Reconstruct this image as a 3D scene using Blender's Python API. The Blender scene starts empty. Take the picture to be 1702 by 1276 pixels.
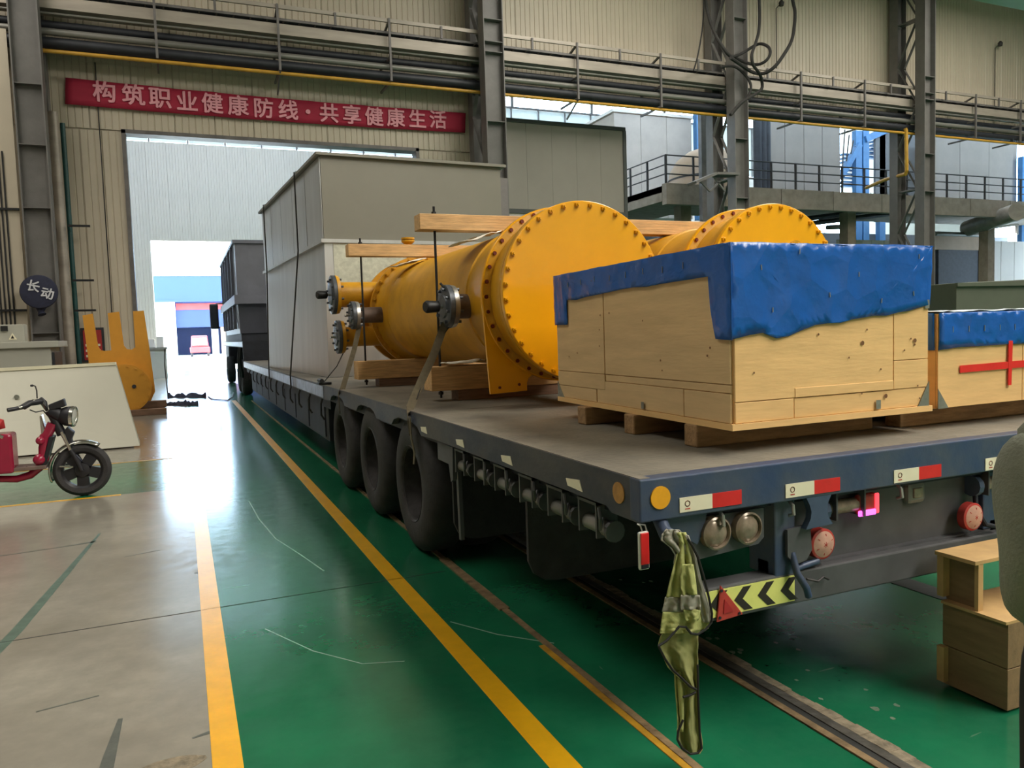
import bpy, bmesh, math, random
from mathutils import Vector, Matrix, noise
random.seed(7)
scene = bpy.context.scene
col = scene.collection
# ---------------------------------------------------------------- camera
YAW, PITCH, ROLL, FPX = 0.40159, -0.06807, 0.03328, 1287.2
CAM = Vector((0, 0, 1.65))
_f = Vector((math.sin(YAW)*math.cos(PITCH), math.cos(YAW)*math.cos(PITCH), math.sin(PITCH)))
_r0 = Vector((math.cos(YAW), -math.sin(YAW), 0)); _d0 = _f.cross(_r0)
_r = math.cos(ROLL)*_r0 + math.sin(ROLL)*_d0
_d = -math.sin(ROLL)*_r0 + math.cos(ROLL)*_d0
cam_data = bpy.data.cameras.new('camera'); cam = bpy.data.objects.new('camera', cam_data); col.objects.link(cam)
cam_data.sensor_width = 36; cam_data.lens = 36*FPX/1702; cam_data.clip_end = 600; cam_data.clip_start = .05
mw = Matrix((_r, -_d, -_f)).transposed().to_4x4(); mw.translation = CAM
cam.matrix_world = mw
scene.camera = cam
def P(x, y, ax, v):
    """survey helper: the point of a real plane X/Y/Z = v that a sight line passes through"""
    q = (x-851)*_r + (y-638)*_d + FPX*_f
    i = 'XYZ'.index(ax)
    return CAM + q*((v-CAM[i])/q[i])
# ---------------------------------------------------------------- world, sun, lights, exposure
scene.view_settings.view_transform = 'Standard'
scene.view_settings.look = 'None'
scene.view_settings.gamma = 1
scene.view_settings.exposure = 0.35
scene.view_settings.use_curve_mapping = False
world = bpy.data.worlds.new('sky'); scene.world = world; world.use_nodes = True
wn = world.node_tree.nodes; wl = world.node_tree.links
bg = wn['Background']; bg.inputs[0].default_value = (.57, .78, 1, 1); bg.inputs[1].default_value = 14.0
sd = bpy.data.lights.new('sun', 'SUN'); sun = bpy.data.objects.new('sun', sd); col.objects.link(sun)
sd.energy = 22; sd.angle = .01; sd.color = (1, .95, .86)
sun.rotation_euler = Vector((-.35, -.55, -1.0)).to_track_quat('-Z', 'Y').to_euler()
sun.location = (10, 60, 40)
def area(name, loc, sx, sy, power, color, target=None):
    ld = bpy.data.lights.new(name, 'AREA'); ld.shape = 'RECTANGLE'; ld.size = sx; ld.size_y = sy
    ld.energy = power; ld.color = color
    o = bpy.data.objects.new(name, ld); col.objects.link(o); o.location = loc
    if target:
        o.rotation_euler = (Vector(target)-Vector(loc)).to_track_quat('-Z', 'Y').to_euler()
    return o
WARM = (1, .95, .85)
# roof skylight strips of the hall (running along the hall) and of the next hall
area('roof_skylight_light', (10, -7, 14.4), 5, 16, 3900, WARM)
area('roof_skylight_light', (13, 9, 14.4), 5, 18, 1750, WARM)
area('roof_skylight_light', (28, 6, 14.4), 5, 24, 2600, WARM)
area('roof_skylight_light', (-6, 11, 14.4), 4, 18, 950, WARM)
area('roof_skylight_light', (3, 35, 17.2), 10, 16, 700, (1, .95, .9))
area('roof_skylight_light', (30, 35, 17.2), 20, 14, 1100, (.92, .96, 1))
# ---------------------------------------------------------------- helpers
MATS = {}
def srgb(r, g, b):
    f = lambda c: (c/255/12.92) if c <= 10 else ((c/255+.055)/1.055)**2.4
    return (f(r), f(g), f(b))
def M(name, c, rough=.5, metal=0., var=.12, scale=4., bump=0., bscale=40., stretch=(1, 1, 1), tint=None, detail=4., coat=0., spec=.5, alpha=None):
    """painted/metal/wood surface: two-tone noise colour, rough, bump"""
    m = bpy.data.materials.new(name); m.use_nodes = True; MATS[name] = m
    n = m.node_tree.nodes; l = m.node_tree.links; b = n['Principled BSDF']
    b.inputs['Roughness'].default_value = rough; b.inputs['Metallic'].default_value = metal
    b.inputs['Specular IOR Level'].default_value = spec
    if coat: b.inputs['Coat Weight'].default_value = coat; b.inputs['Coat Roughness'].default_value = .15
    tc = n.new('ShaderNodeTexCoord'); mp = n.new('ShaderNodeMapping'); mp.inputs['Scale'].default_value = stretch
    l.new(tc.outputs['Object'], mp.inputs[0])
    nz = n.new('ShaderNodeTexNoise'); nz.inputs['Scale'].default_value = scale; nz.inputs['Detail'].default_value = detail
    nz.inputs['Roughness'].default_value = .62
    l.new(mp.outputs[0], nz.inputs[0])
    mr = n.new('ShaderNodeMapRange'); mr.inputs[1].default_value = .3; mr.inputs[2].default_value = .7
    l.new(nz.outputs[0], mr.inputs[0])
    mix = n.new('ShaderNodeMix'); mix.data_type = 'RGBA'
    l.new(mr.outputs[0], mix.inputs[0])
    a = [max(0, x*(1-var)) for x in c]; t = tint or [min(1, x*(1+var)) for x in c]
    mix.inputs[6].default_value = (*a, 1); mix.inputs[7].default_value = (*t, 1)
    l.new(mix.outputs[2], b.inputs['Base Color'])
    if bump:
        n2 = n.new('ShaderNodeTexNoise'); n2.inputs['Scale'].default_value = bscale; n2.inputs['Detail'].default_value = 3
        l.new(mp.outputs[0], n2.inputs[0])
        bp = n.new('ShaderNodeBump'); bp.inputs['Strength'].default_value = bump; bp.inputs['Distance'].default_value = .02
        l.new(n2.outputs[0], bp.inputs['Height']); l.new(bp.outputs[0], b.inputs['Normal'])
    return m
def emis(name, c, s):
    m = M(name, c, .5); b = m.node_tree.nodes['Principled BSDF']
    b.inputs['Emission Color'].default_value = (*c, 1); b.inputs['Emission Strength'].default_value = s
    return m
def worigin(o):
    v = Vector((0, 0, 0))
    while o: v += o.location; o = o.parent
    return v
class MB:
    def __init__(s): s.v = []; s.f = []
    def add(s, vs, fs):
        k = len(s.v); s.v += [Vector(v) for v in vs]; s.f += [tuple(i+k for i in f) for f in fs]; return s
    def box(s, lo, hi):
        (a, b, c), (d, e, f) = lo, hi
        return s.add([(a,b,c),(d,b,c),(d,e,c),(a,e,c),(a,b,f),(d,b,f),(d,e,f),(a,e,f)],
                     [(3,2,1,0),(4,5,6,7),(0,1,5,4),(1,2,6,5),(2,3,7,6),(3,0,4,7)])
    def hexa(s, b4, t4):
        return s.add(list(b4)+list(t4), [(3,2,1,0),(4,5,6,7),(0,1,5,4),(1,2,6,5),(2,3,7,6),(3,0,4,7)])
    def bar(s, p, q, w, h=None, up=(0, 0, 1)):
        p, q = Vector(p), Vector(q); h = h or w; d = (q-p).normalized(); up = Vector(up)
        if abs(d.dot(up)) > .98: up = Vector((0, 1, 0)) if abs(d.y) < .9 else Vector((1, 0, 0))
        x = d.cross(up).normalized()*w/2; y = x.cross(d).normalized()*h/2
        return s.hexa([p-x-y, p+x-y, p+x+y, p-x+y], [q-x-y, q+x-y, q+x+y, q-x+y])
    def tube(s, pts, r, n=10, caps=True):
        pts = [Vector(p) for p in pts]; rs = r if isinstance(r, (list, tuple)) else [r]*len(pts)
        k = len(s.v); N = len(pts); up = None
        for i, p in enumerate(pts):
            d = (pts[min(i+1, N-1)]-pts[max(i-1, 0)]).normalized()
            if up is None: up = d.orthogonal().normalized()
            u = (up-d*up.dot(d)).normalized(); up = u; w = d.cross(u)
            for j in range(n):
                a = 2*math.pi*j/n; s.v.append(p+(u*math.cos(a)+w*math.sin(a))*rs[i])
        for i in range(N-1):
            for j in range(n):
                j2 = (j+1) % n; s.f.append((k+i*n+j, k+i*n+j2, k+(i+1)*n+j2, k+(i+1)*n+j))
        if caps: s.f.append(tuple(k+j for j in reversed(range(n)))); s.f.append(tuple(k+(N-1)*n+j for j in range(n)))
        return s
    def lathe(s, prof, c, axis='Y', n=32, a0=0, a1=2*math.pi, close=True):
        """prof: (t along axis, radius)"""
        c = Vector(c); e = {'X': (Vector((1,0,0)), Vector((0,1,0)), Vector((0,0,1))), 'Y': (Vector((0,1,0)), Vector((0,0,1)), Vector((1,0,0))),
             'Z': (Vector((0,0,1)), Vector((1,0,0)), Vector((0,1,0)))}[axis] if isinstance(axis, str) else axis
        k = len(s.v); N = len(prof); full = abs(a1-a0-2*math.pi) < 1e-6; cnt = n if full else n+1
        for (t, r) in prof:
            for j in range(cnt):
                a = a0+(a1-a0)*j/n; s.v.append(c+e[0]*t+(e[1]*math.cos(a)+e[2]*math.sin(a))*r)
        for i in range(N-1):
            for j in range(n):
                j2 = (j+1) % cnt; s.f.append((k+i*cnt+j, k+i*cnt+j2, k+(i+1)*cnt+j2, k+(i+1)*cnt+j))
        if full and close:
            if prof[0][1] > 1e-4: s.f.append(tuple(k+j for j in reversed(range(n))))
            if prof[-1][1] > 1e-4: s.f.append(tuple(k+(N-1)*n+j for j in range(n)))
        return s
    def prism(s, poly, fn, t0, t1):
        """poly of (u,v); fn(u,v,t)->point"""
        n = len(poly); k = len(s.v)
        s.v += [Vector(fn(u, v, t0)) for u, v in poly]+[Vector(fn(u, v, t1)) for u, v in poly]
        s.f.append(tuple(k+i for i in reversed(range(n)))); s.f.append(tuple(k+n+i for i in range(n)))
        for i in range(n): j = (i+1) % n; s.f.append((k+i, k+j, k+n+j, k+n+i))
        return s
    def disc(s, c, r, h, axis='Y', n=24): return s.lathe([(0, r), (h, r)], c, axis, n)
    def build(s, name, mat, parent=None, bevel=0, smooth=False, org=None, subd=0, solid=0):
        o_w = worigin(parent) if parent else (Vector(org) if org is not None else Vector((0, 0, 0)))
        me = bpy.data.meshes.new(name); me.from_pydata([v-o_w for v in s.v], [], s.f); me.update()
        bm = bmesh.new(); bm.from_mesh(me); bmesh.ops.recalc_face_normals(bm, faces=bm.faces); bm.to_mesh(me); bm.free()
        me.materials.append(MATS[mat] if isinstance(mat, str) else mat)
        o = bpy.data.objects.new(name, me); col.objects.link(o)
        if parent: o.parent = parent
        elif org is not None: o.location = org
        if smooth:
            me.shade_smooth()
            if smooth is True: me.set_sharp_from_angle(angle=math.radians(38))
        if solid:
            md = o.modifiers.new('solid', 'SOLIDIFY'); md.thickness = solid
        if bevel:
            md = o.modifiers.new('bevel', 'BEVEL'); md.width = bevel; md.segments = 2; md.limit_method = 'ANGLE'
        if subd:
            md = o.modifiers.new('sub', 'SUBSURF'); md.levels = md.render_levels = subd
        return o
def B(lo, hi): return MB().box(lo, hi)
def tag(o, label, cat, group=None):
    o['label'] = label; o['category'] = cat
    if group: o['group'] = group
    return o
def thing(name, loc, label, cat, group=None, rz=0):
    o = bpy.data.objects.new(name, None); o.empty_display_size = .1; col.objects.link(o); o.location = loc; o.rotation_euler.z = rz
    return tag(o, label, cat, group)
def struct(o): o['kind'] = 'structure'; return o
def setting(name, loc=(0, 0, 0)):
    o = bpy.data.objects.new(name, None); o.empty_display_size = .1; col.objects.link(o); o.location = loc; return struct(o)
def dup(o, parent=None, loc=None, rot=None, name=None, scale=None):
    c = o.copy(); col.objects.link(c)
    if name: c.name = name
    c.parent = parent
    if loc is not None: c.location = loc
    if rot is not None: c.rotation_euler = rot
    if scale is not None: c.scale = scale
    return c
def dup_tree(o, parent=None, loc=None, rot=None):
    c = dup(o, parent, loc, rot)
    for ch in list(o.children): dup_tree(ch, c)
    return c
def text_mesh(name, body, size, mat, parent, matrix, extrude=.002, offset=0.0, align='CENTER', sx=1.0, spacing=1.0, bold=0):
    """flat lettering, laid in the matrix's XY plane (world matrix)"""
    cu = bpy.data.curves.new(name, 'FONT'); cu.body = body; cu.size = size; cu.extrude = extrude; cu.offset = offset
    cu.align_x = align;  cu.align_y = 'CENTER'; cu.space_character = spacing; cu.resolution_u = 3
    t = bpy.data.objects.new(name+'_curve', cu); col.objects.link(t)
    dg = bpy.context.evaluated_depsgraph_get(); dg.update()
    me = bpy.data.meshes.new_from_object(t.evaluated_get(dg)); bpy.data.objects.remove(t)
    if bold:
        bm = bmesh.new(); bm.from_mesh(me); g0 = bm.verts[:]+bm.edges[:]+bm.faces[:]
        for k, (bx_, by_) in enumerate(((1, 0), (0, 1), (1, 1), (-1, 0), (0, -1), (1, -1))):
            r_ = bmesh.ops.duplicate(bm, geom=g0); bmesh.ops.translate(bm, verts=[e for e in r_['geom'] if isinstance(e, bmesh.types.BMVert)], vec=(bx_*bold, by_*bold, .0004*(k+1)))
        bm.to_mesh(me); bm.free()
    off = worigin(parent) if parent else Vector((0, 0, 0))
    me.transform(Matrix.Translation(-off) @ matrix @ Matrix.Diagonal((sx, 1, 1, 1)))
    me.materials.clear(); me.materials.append(MATS[mat]); me.name = name
    o = bpy.data.objects.new(name, me); col.objects.link(o); o.parent = parent
    return o
def frame(o, ux, uy):
    """matrix with origin o and in-plane axes ux, uy"""
    ux = Vector(ux).normalized(); uy = Vector(uy).normalized(); uz = ux.cross(uy)
    m = Matrix((ux, uy, uz)).transposed().to_4x4(); m.translation = Vector(o); return m
# ---------------------------------------------------------------- materials
M('cream_panel', srgb(200, 188, 168), .45, var=.07, scale=.7)
M('white_panel', srgb(208, 198, 188), .4, var=.05, scale=.6)
M('column_paint', srgb(112, 109, 106), .5, var=.14, scale=2.5, bump=.1)
M('dark_steel', srgb(52, 53, 58), .5, .2, var=.3, scale=5)
M('rack_steel', srgb(110, 106, 104), .5, .2, var=.25, scale=3)
M('pale_duct', srgb(168, 158, 146), .45, .2, var=.2, scale=1.5, stretch=(.3, 2, 2))
M('grey_pipe', srgb(128, 126, 120), .4, .3, var=.3, scale=1.2, stretch=(.3, 3, 3))
M('dark_pipe', srgb(48, 50, 56), .5, .2, var=.3, scale=2)
M('gas_yellow', srgb(196, 148, 52), .42, var=.2, scale=2.5)
M('banner_red', srgb(168, 34, 62), .75, var=.12, scale=1.2)
M('banner_text', srgb(236, 165, 175), .8, var=.1, scale=8)
M('yellow_paint', srgb(238, 168, 4), .28, var=.05, scale=3, coat=.4, spec=.5)
M('yellow_old', srgb(205, 148, 28), .4, var=.14, scale=4, bump=.1)
M('orange_plate', srgb(212, 148, 46), .5, var=.07, scale=3)
M('trailer_navy', srgb(54, 76, 118), .42, .1, var=.22, scale=3, bump=.12, bscale=20, tint=srgb(82, 88, 98))
M('trailer_side', srgb(50, 60, 78), .5, .1, var=.3, scale=3, bump=.15, bscale=20, tint=srgb(84, 82, 80), stretch=(1, .6, 1.5))
M('chassis_dark', srgb(34, 37, 46), .6, .1, var=.35, scale=4)
M('chassis_grey', srgb(84, 84, 86), .5, .1, var=.25, scale=4)
M('rubber', srgb(54, 52, 53), .8, var=.25, scale=9, bump=.2, bscale=60)
M('rim', srgb(58, 54, 54), .6, .3, var=.4, scale=12)
M('timber', srgb(206, 164, 112), .7, var=.28, scale=3.5, stretch=(1.2, 14, 14), bump=.2, bscale=8)
M('timber_dark', srgb(128, 98, 78), .75, var=.3, scale=3.5, stretch=(1.2, 14, 14), bump=.2, bscale=8)
M('ply_light', srgb(234, 190, 128), .65, var=.1, scale=2.2, stretch=(1, 1, 7), bump=.06, bscale=10)
M('ply_side_shaded', srgb(214, 182, 134), .65, var=.1, scale=2.2, stretch=(1, 1, 8), bump=.06, bscale=10)  # crate plywood again, darkened for the face turned from the light
M('skid_wood', srgb(158, 124, 86), .8, var=.3, scale=5, stretch=(1, 6, 6), bump=.3, bscale=12)
M('tarp_blue', srgb(24, 92, 176), .26, var=.1, scale=5, bump=.25, bscale=16, spec=.5)
_t = MATS['tarp_blue'].node_tree; _v = _t.nodes.new('ShaderNodeTexVoronoi'); _v.inputs['Scale'].default_value = 5.5
_t.links.new(_t.nodes['Texture Coordinate'].outputs['Object'], _v.inputs[0])
_b = _t.nodes.new('ShaderNodeBump'); _b.inputs['Strength'].default_value = .55; _b.inputs['Distance'].default_value = .03
_t.links.new(_v.outputs[0], _b.inputs['Height']); _t.links.new(_t.nodes['Bump'].outputs[0], _b.inputs['Normal']); _t.links.new(_b.outputs[0], _t.nodes['Principled BSDF'].inputs['Normal'])
M('box_grey', srgb(124, 121, 109), .42, .1, var=.05, scale=1.2)
M('box_side_lit', srgb(190, 190, 190), .3, .6, var=.1, scale=1.3, stretch=(4, 4, .4))  # casing side lightened in colour to carry daylight from the doorway
M('galvanised', srgb(196, 196, 180), .4, .5, var=.18, scale=14, detail=6)
M('hopper', srgb(112, 114, 124), .4, .4, var=.12, scale=2)
M('black', srgb(24, 24, 26), .5, var=.2, scale=6)
M('steel', srgb(176, 174, 168), .35, .8, var=.2, scale=8)
M('grey_flange', srgb(88, 92, 98), .42, .4, var=.25, scale=14)
M('rusty_pipe', srgb(110, 92, 82), .6, .3, var=.3, scale=12)
M('strap_grey', srgb(98, 88, 68), .85, var=.25, scale=20)
M('strap_dark', srgb(50, 48, 46), .85, var=.25, scale=20)
M('white_cloth', srgb(232, 226, 212), .7, var=.08, scale=8)
M('reflect_white', srgb(236, 228, 200), .35, var=.04, scale=10)
M('reflect_red', srgb(216, 44, 44), .3, var=.08, scale=10)
M('reflect_amber', srgb(240, 170, 36), .3, var=.06, scale=30)
M('hivis', srgb(226, 228, 128), .45, var=.05, scale=10)
M('chevron_black', srgb(46, 40, 34), .5, var=.1, scale=10)
M('lamp_red', srgb(178, 62, 56), .25, var=.15, scale=20)
M('lamp_pink', srgb(196, 150, 132), .3, var=.14, scale=25)
M('lamp_clear', srgb(150, 134, 116), .22, .2, var=.25, scale=25)
M('blade_blue', srgb(74, 88, 112), .5, .2, var=.12, scale=8)
# ---------------------------------------------------------------- floor
def floor_material():
    m = bpy.data.materials.new('epoxy_floor'); m.use_nodes = True; MATS['epoxy_floor'] = m
    n = m.node_tree.nodes; l = m.node_tree.links; b = n['Principled BSDF']
    tc = n.new('ShaderNodeTexCoord'); sx = n.new('ShaderNodeSeparateXYZ'); l.new(tc.outputs['Object'], sx.inputs[0])
    def math_(op, a, bb):
        q = n.new('ShaderNodeMath'); q.operation = op
        for i, v in enumerate((a, bb)):
            if isinstance(v, (int, float)): q.inputs[i].default_value = v
            else: l.new(v, q.inputs[i])
        return q.outputs[0]
    def noise_(scale, detail=5, rough=.6, stretch=(1, 1, 1), lo=.35, hi=.65):
        mp = n.new('ShaderNodeMapping'); mp.inputs['Scale'].default_value = stretch; l.new(tc.outputs['Object'], mp.inputs[0])
        q = n.new('ShaderNodeTexNoise'); q.inputs['Scale'].default_value = scale; q.inputs['Detail'].default_value = detail; q.inputs['Roughness'].default_value = rough
        l.new(mp.outputs[0], q.inputs[0])
        r = n.new('ShaderNodeMapRange'); r.inputs[1].default_value = lo; r.inputs[2].default_value = hi; l.new(q.outputs[0], r.inputs[0])
        return r.outputs[0]
    def mix_(f, a, bb):
        q = n.new('ShaderNodeMix'); q.data_type = 'RGBA'
        if isinstance(f, (int, float)): q.inputs[0].default_value = f
        else: l.new(f, q.inputs[0])
        for i, v in ((6, a), (7, bb)):
            if isinstance(v, tuple): q.inputs[i].default_value = (*v, 1)
            else: l.new(v, q.inputs[i])
        return q.outputs[2]
    X, Y = sx.outputs[0], sx.outputs[1]
    right = math_('GREATER_THAN', X, .07)
    lane = math_('MULTIPLY', math_('GREATER_THAN', Y, 9.46), math_('LESS_THAN', Y, 12.0))
    green = math_('MAXIMUM', right, lane)
    cloud = noise_(.9, 6); fine = noise_(7, 6, .7)
    g = mix_(cloud, srgb(16, 84, 58), srgb(30, 112, 76)); g = mix_(math_('MULTIPLY', fine, .3), g, srgb(46, 112, 82))
    k = mix_(cloud, srgb(134, 128, 116), srgb(160, 154, 142)); k = mix_(math_('MULTIPLY', fine, .35), k, srgb(120, 116, 106))
    base = mix_(green, k, g)
    scr = noise_(26, 3, .5, (1, .09, 1), .735, .75); scr2 = noise_(24, 3, .5, (.1, 1, 1), .74, .755)
    chips = noise_(9, 8, .75, (1, 1, 1), .765, .78)
    base = mix_(math_('MULTIPLY', math_('MAXIMUM', scr, scr2), .2), base, srgb(150, 160, 146))
    dirt = noise_(5, 7, .7, (1, 1, 1), .69, .74)
    base = mix_(math_('MULTIPLY', dirt, .5), base, srgb(74, 74, 66))
    base = mix_(math_('MULTIPLY', chips, .75), base, srgb(196, 196, 184))
    l.new(base, b.inputs['Base Color'])
    rr = n.new('ShaderNodeMapRange'); rr.inputs[3].default_value = .13; rr.inputs[4].default_value = .22; l.new(fine, rr.inputs[0]); l.new(rr.outputs[0], b.inputs['Roughness'])
    nz = n.new('ShaderNodeTexNoise'); nz.inputs['Scale'].default_value = 14; l.new(tc.outputs['Object'], nz.inputs[0])
    bp = n.new('ShaderNodeBump'); bp.inputs['Strength'].default_value = .05; bp.inputs['Distance'].default_value = .01
    l.new(nz.outputs[0], bp.inputs['Height']); l.new(bp.outputs[0], b.inputs['Normal'])
floor_material()
M('line_yellow', srgb(232, 172, 26), .3, var=.1, scale=6, bump=.03)
M('line_worn', srgb(186, 138, 48), .5, var=.45, scale=7, detail=7, tint=srgb(206, 154, 42))
M('curb_rust', srgb(122, 100, 70), .8, var=.5, scale=9, detail=7, bump=.5, bscale=25)
M('trench', srgb(40, 40, 38), .7, var=.4, scale=9)
M('rail_steel', srgb(96, 92, 84), .45, .5, var=.35, scale=9, bump=.2)
M('stain', srgb(84, 86, 78), .55, var=.3, scale=9)
M('stain_green', srgb(84, 104, 92), .45, var=.3, scale=9)
M('scratch', srgb(132, 160, 146), .5, var=.2, scale=9)
M('bare_concrete', srgb(128, 116, 96), .8, var=.4, scale=20, bump=.4)
floor = struct(B((-16, -18, -.3), (48, 48.2, 0)).build('floor', 'epoxy_floor'))
def strip(name, pts, w, mat, z=.0015):
    mb = MB(); k = 0
    L = []; R = []
    for i, p in enumerate(pts):
        p = Vector((*p[:2], 0)); a = Vector((*pts[max(i-1, 0)][:2], 0)); c = Vector((*pts[min(i+1, len(pts)-1)][:2], 0))
        d = (c-a).normalized(); nn = Vector((-d.y, d.x, 0)); ww = (pts[i][2] if len(pts[i]) > 2 else w)/2
        L.append(p+nn*ww); R.append(p-nn*ww)
    for i in range(len(pts)-1):
        q = [L[i], R[i], R[i+1], L[i+1]]
        mb.hexa([v+Vector((0, 0, -.01)) for v in q], [v+Vector((0, 0, z)) for v in q])
    return mb.build(name, mat, floor)
strip('painted_line', [(1.245, -6), (1.245, 22.6)], .112, 'line_yellow')
strip('painted_line', [(.075, -6), (.075, 9.5)], .112, 'line_yellow')
strip('painted_line', [(-14, 9.52), (-.7, 9.45)], .075, 'line_yellow')
strip('painted_line', [(-14, 12.02), (-.2, 12.02)], .075, 'line_worn')
# steel kerb edge and crane rail let into the floor
mb = MB(); rr = random.Random(3)
y = -5.0; segs = []
while y < 22:
    yy = y+.09; w = .034+.012*noise.noise(Vector((0, y*2.3, 4)))+(.03 if 4.1 < y < 5.3 else 0)
    mb.hexa([(1.68-w/2, y, -.01), (1.68+w/2, y, -.01), (1.68+w/2, yy, -.01), (1.68-w/2, yy, -.01)],
            [(1.68-w/2, y, .006+.004*rr.random()), (1.68+w/2, y, .008), (1.68+w/2, yy, .008), (1.68-w/2, yy, .006+.004*rr.random())]); y = yy
mb.build('kerb_edge', 'curb_rust', floor)
B((1.632, -5, -.01), (1.668, 3.6, .004)).build('kerb_paint', 'line_worn', floor)
B((2.30, -5, -.01), (2.34, 22, .002)).build('rail_trench', 'trench', floor)
B((2.265, -5, -.01), (2.30, 22, .007)).build('rail_lip', 'curb_rust', floor)
B((2.34, -5, -.01), (2.385, 22, .006)).build('rail_head', 'rail_steel', floor)
mb = MB(); y = -5.0; rr = random.Random(11)
while y < 22:
    w = .045+.03*noise.noise(Vector((1.7, y*2.9, 8)))+.012*rr.random(); yy = y+.07
    mb.box((2.385, y, -.01), (2.385+w, yy, .004+.004*rr.random())); y = yy
mb.build('broken_edge', 'bare_concrete', floor)
for i in range(26):
    cx, cy = rr.uniform(2.46, 2.8), rr.uniform(1.8, 5); s_ = rr.uniform(.005, .018)
    MB().prism([(cx+math.cos(a)*s_*rr.uniform(.6, 1.2), cy+math.sin(a)*s_*rr.uniform(.8, 1.8)) for a in [k*math.tau/8 for k in range(8)]], lambda u, v, t: (u, v, t), -.01, .0012).build('paint_chip', 'chip_grey' if 'chip_grey' in MATS else M('chip_grey', srgb(96, 116, 96), .7, var=.3, scale=20), floor)
B((4.0, -5, -.01), (4.16, 22, .003)).build('rail_trench', 'trench', floor)
strip('floor_joint', [(-14, 4.98), (1.6, 5.07)], .008, 'trench')
strip('floor_joint', [(-14, -1), (1.6, -1)], .008, 'trench')
for pts, w, mt in (([(-.75, 7.6, .02), (-.86, 6.4, .05), (-.98, 5.2, .07), (-1.13, 4.2, .06), (-1.3, 3.4, .03)], .05, 'stain_green'),
                   ([(-.34, 3.75, .02), (-.36, 3.4, .05), (-.37, 3.1, .06), (-.40, 2.8, .04)], .05, 'stain'),
                   ([(-1.9, 7.45), (-1.4, 7.2), (-1.0, 7.25), (-.75, 7.3, .05)], .02, 'stain'),
                   ([(.55, 8.3), (.57, 7.4), (.63, 6.6), (.75, 6.0), (.84, 5.5)], .011, 'scratch'),
                   ([(.35, 4.55), (.55, 4.1), (.75, 3.82), (.95, 3.75)], .007, 'scratch'),
                   ([(1.33, 4.15), (1.5, 3.85), (1.72, 3.6)], .008, 'scratch'),
                   ([(-.5, 6.65), (-.25, 6.72)], .012, 'stain'), ([(-.05, 3.42, .01), (.02, 3.44, .03), (.09, 3.42, .01)], .02, 'stain'),
                   ([(.0, 5.9), (.1, 6.0)], .02, 'stain'), ([(-.7, 4.0), (-.45, 4.05)], .012, 'stain')):
    strip('floor_mark', pts, w, mt, .001)
mb = MB(); c = P(285, 1272, 'Z', 0)
poly = [(c.x+math.cos(a)*(.13+.03*noise.noise(Vector((math.cos(a)*2, math.sin(a)*2, 0)))), c.y+math.sin(a)*.06) for a in [i*math.pi/10 for i in range(20)]]
mb.prism(poly, lambda u, v, t: (u, v, t), -.01, .0016); mb.build('chipped_patch', 'bare_concrete', floor)
M('ground_concrete', srgb(214, 212, 204), .8, var=.1, scale=1)
struct(B((-60, 48.2, -.3), (90, 220, -.005)).build('ground', 'ground_concrete'))
# ---------------------------------------------------------------- walls: ribbed sheet panels, each its own piece
def sheet_mesh(name, w, h, mat, rib=.155, depth=.018):
    """one wall sheet in XZ, facing -Y; raised flat pans with narrow grooves between"""
    mb = MB(); n = max(1, round(w/rib)); s = w/n; g = .016
    prof = [(0, depth)]
    for i in range(n):
        a = i*s; prof += [(a+g, depth) if i else (g*.6, depth), (a+g*1.6, 0), (a+s-g*.6, 0), (a+s, depth) if i < n-1 else (a+s-.004, depth)]
    k = len(prof)
    mb.v = [Vector((x, y, 0)) for x, y in prof]+[Vector((x, y, h)) for x, y in prof]
    mb.f = [(i, i+1, k+i+1, k+i) for i in range(k-1)]
    o = mb.build(name, mat)
    return o
def sheet_wall(root, x0, x1, z0, z1, y, mat, pw=1.0, name='wall_sheet'):
    """row of ribbed sheets between x0..x1"""
    if x1-x0 < .02: return
    n = max(1, round((x1-x0)/pw)); w = (x1-x0)/n
    src = sheet_mesh(name, w-.008, z1-z0, mat); src.parent = root; src.location = (x0, y, z0)
    for i in range(1, n): dup(src, root, (x0+i*w, y, z0))
WA = 23.0
wa = setting('wall_back')
B((-16, WA+.04, 0), (-1.07, WA+.3, 7.2)).build('wall_core', 'cream_panel', wa)
B((6.9, WA+.04, 0), (9.3, WA+.3, 7.2)).build('wall_core', 'cream_panel', wa)
B((-16, WA+.04, 7.2), (9.3, WA+.3, 8.4)).build('wall_core', 'cream_panel', wa)
B((-16, WA+.04, 8.4), (9.3, WA+.3, 15)).build('wall_core', 'cream_panel', wa)
B((9.3, WA+.04, 9.3), (48, WA+.3, 15)).build('wall_core', 'cream_panel', wa)
sheet_wall(wa, -16, -1.10, 0, 7.2, WA, 'cream_panel')
sheet_wall(wa, 6.95, 9.3, 0, 7.2, WA, 'cream_panel')
sheet_wall(wa, -16, 9.3, 7.24, 8.9, WA, 'cream_panel')
sheet_wall(wa, -16, 9.3, 8.93, 15, WA, 'cream_panel')
sheet_wall(wa, 9.3, 48, 9.28, 15, WA, 'cream_panel')
M('wall_plain', srgb(170, 166, 154), .7, var=.06, scale=.6)
M('roof_paint', srgb(150, 150, 146), .8, var=.06, scale=.6)
struct(B((-16.3, -18, 0), (-16, WA, 15)).build('wall_left', 'wall_plain'))
struct(B((48, -18, 0), (48.3, WA, 15)).build('wall_right', 'wall_plain'))
struct(B((-16, -18.3, 0), (48, -18, 15)).build('wall_front', 'wall_plain'))
struct(B((-16, -18, 15), (48, WA+.3, 15.2)).build('ceiling', 'roof_paint'))
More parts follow.
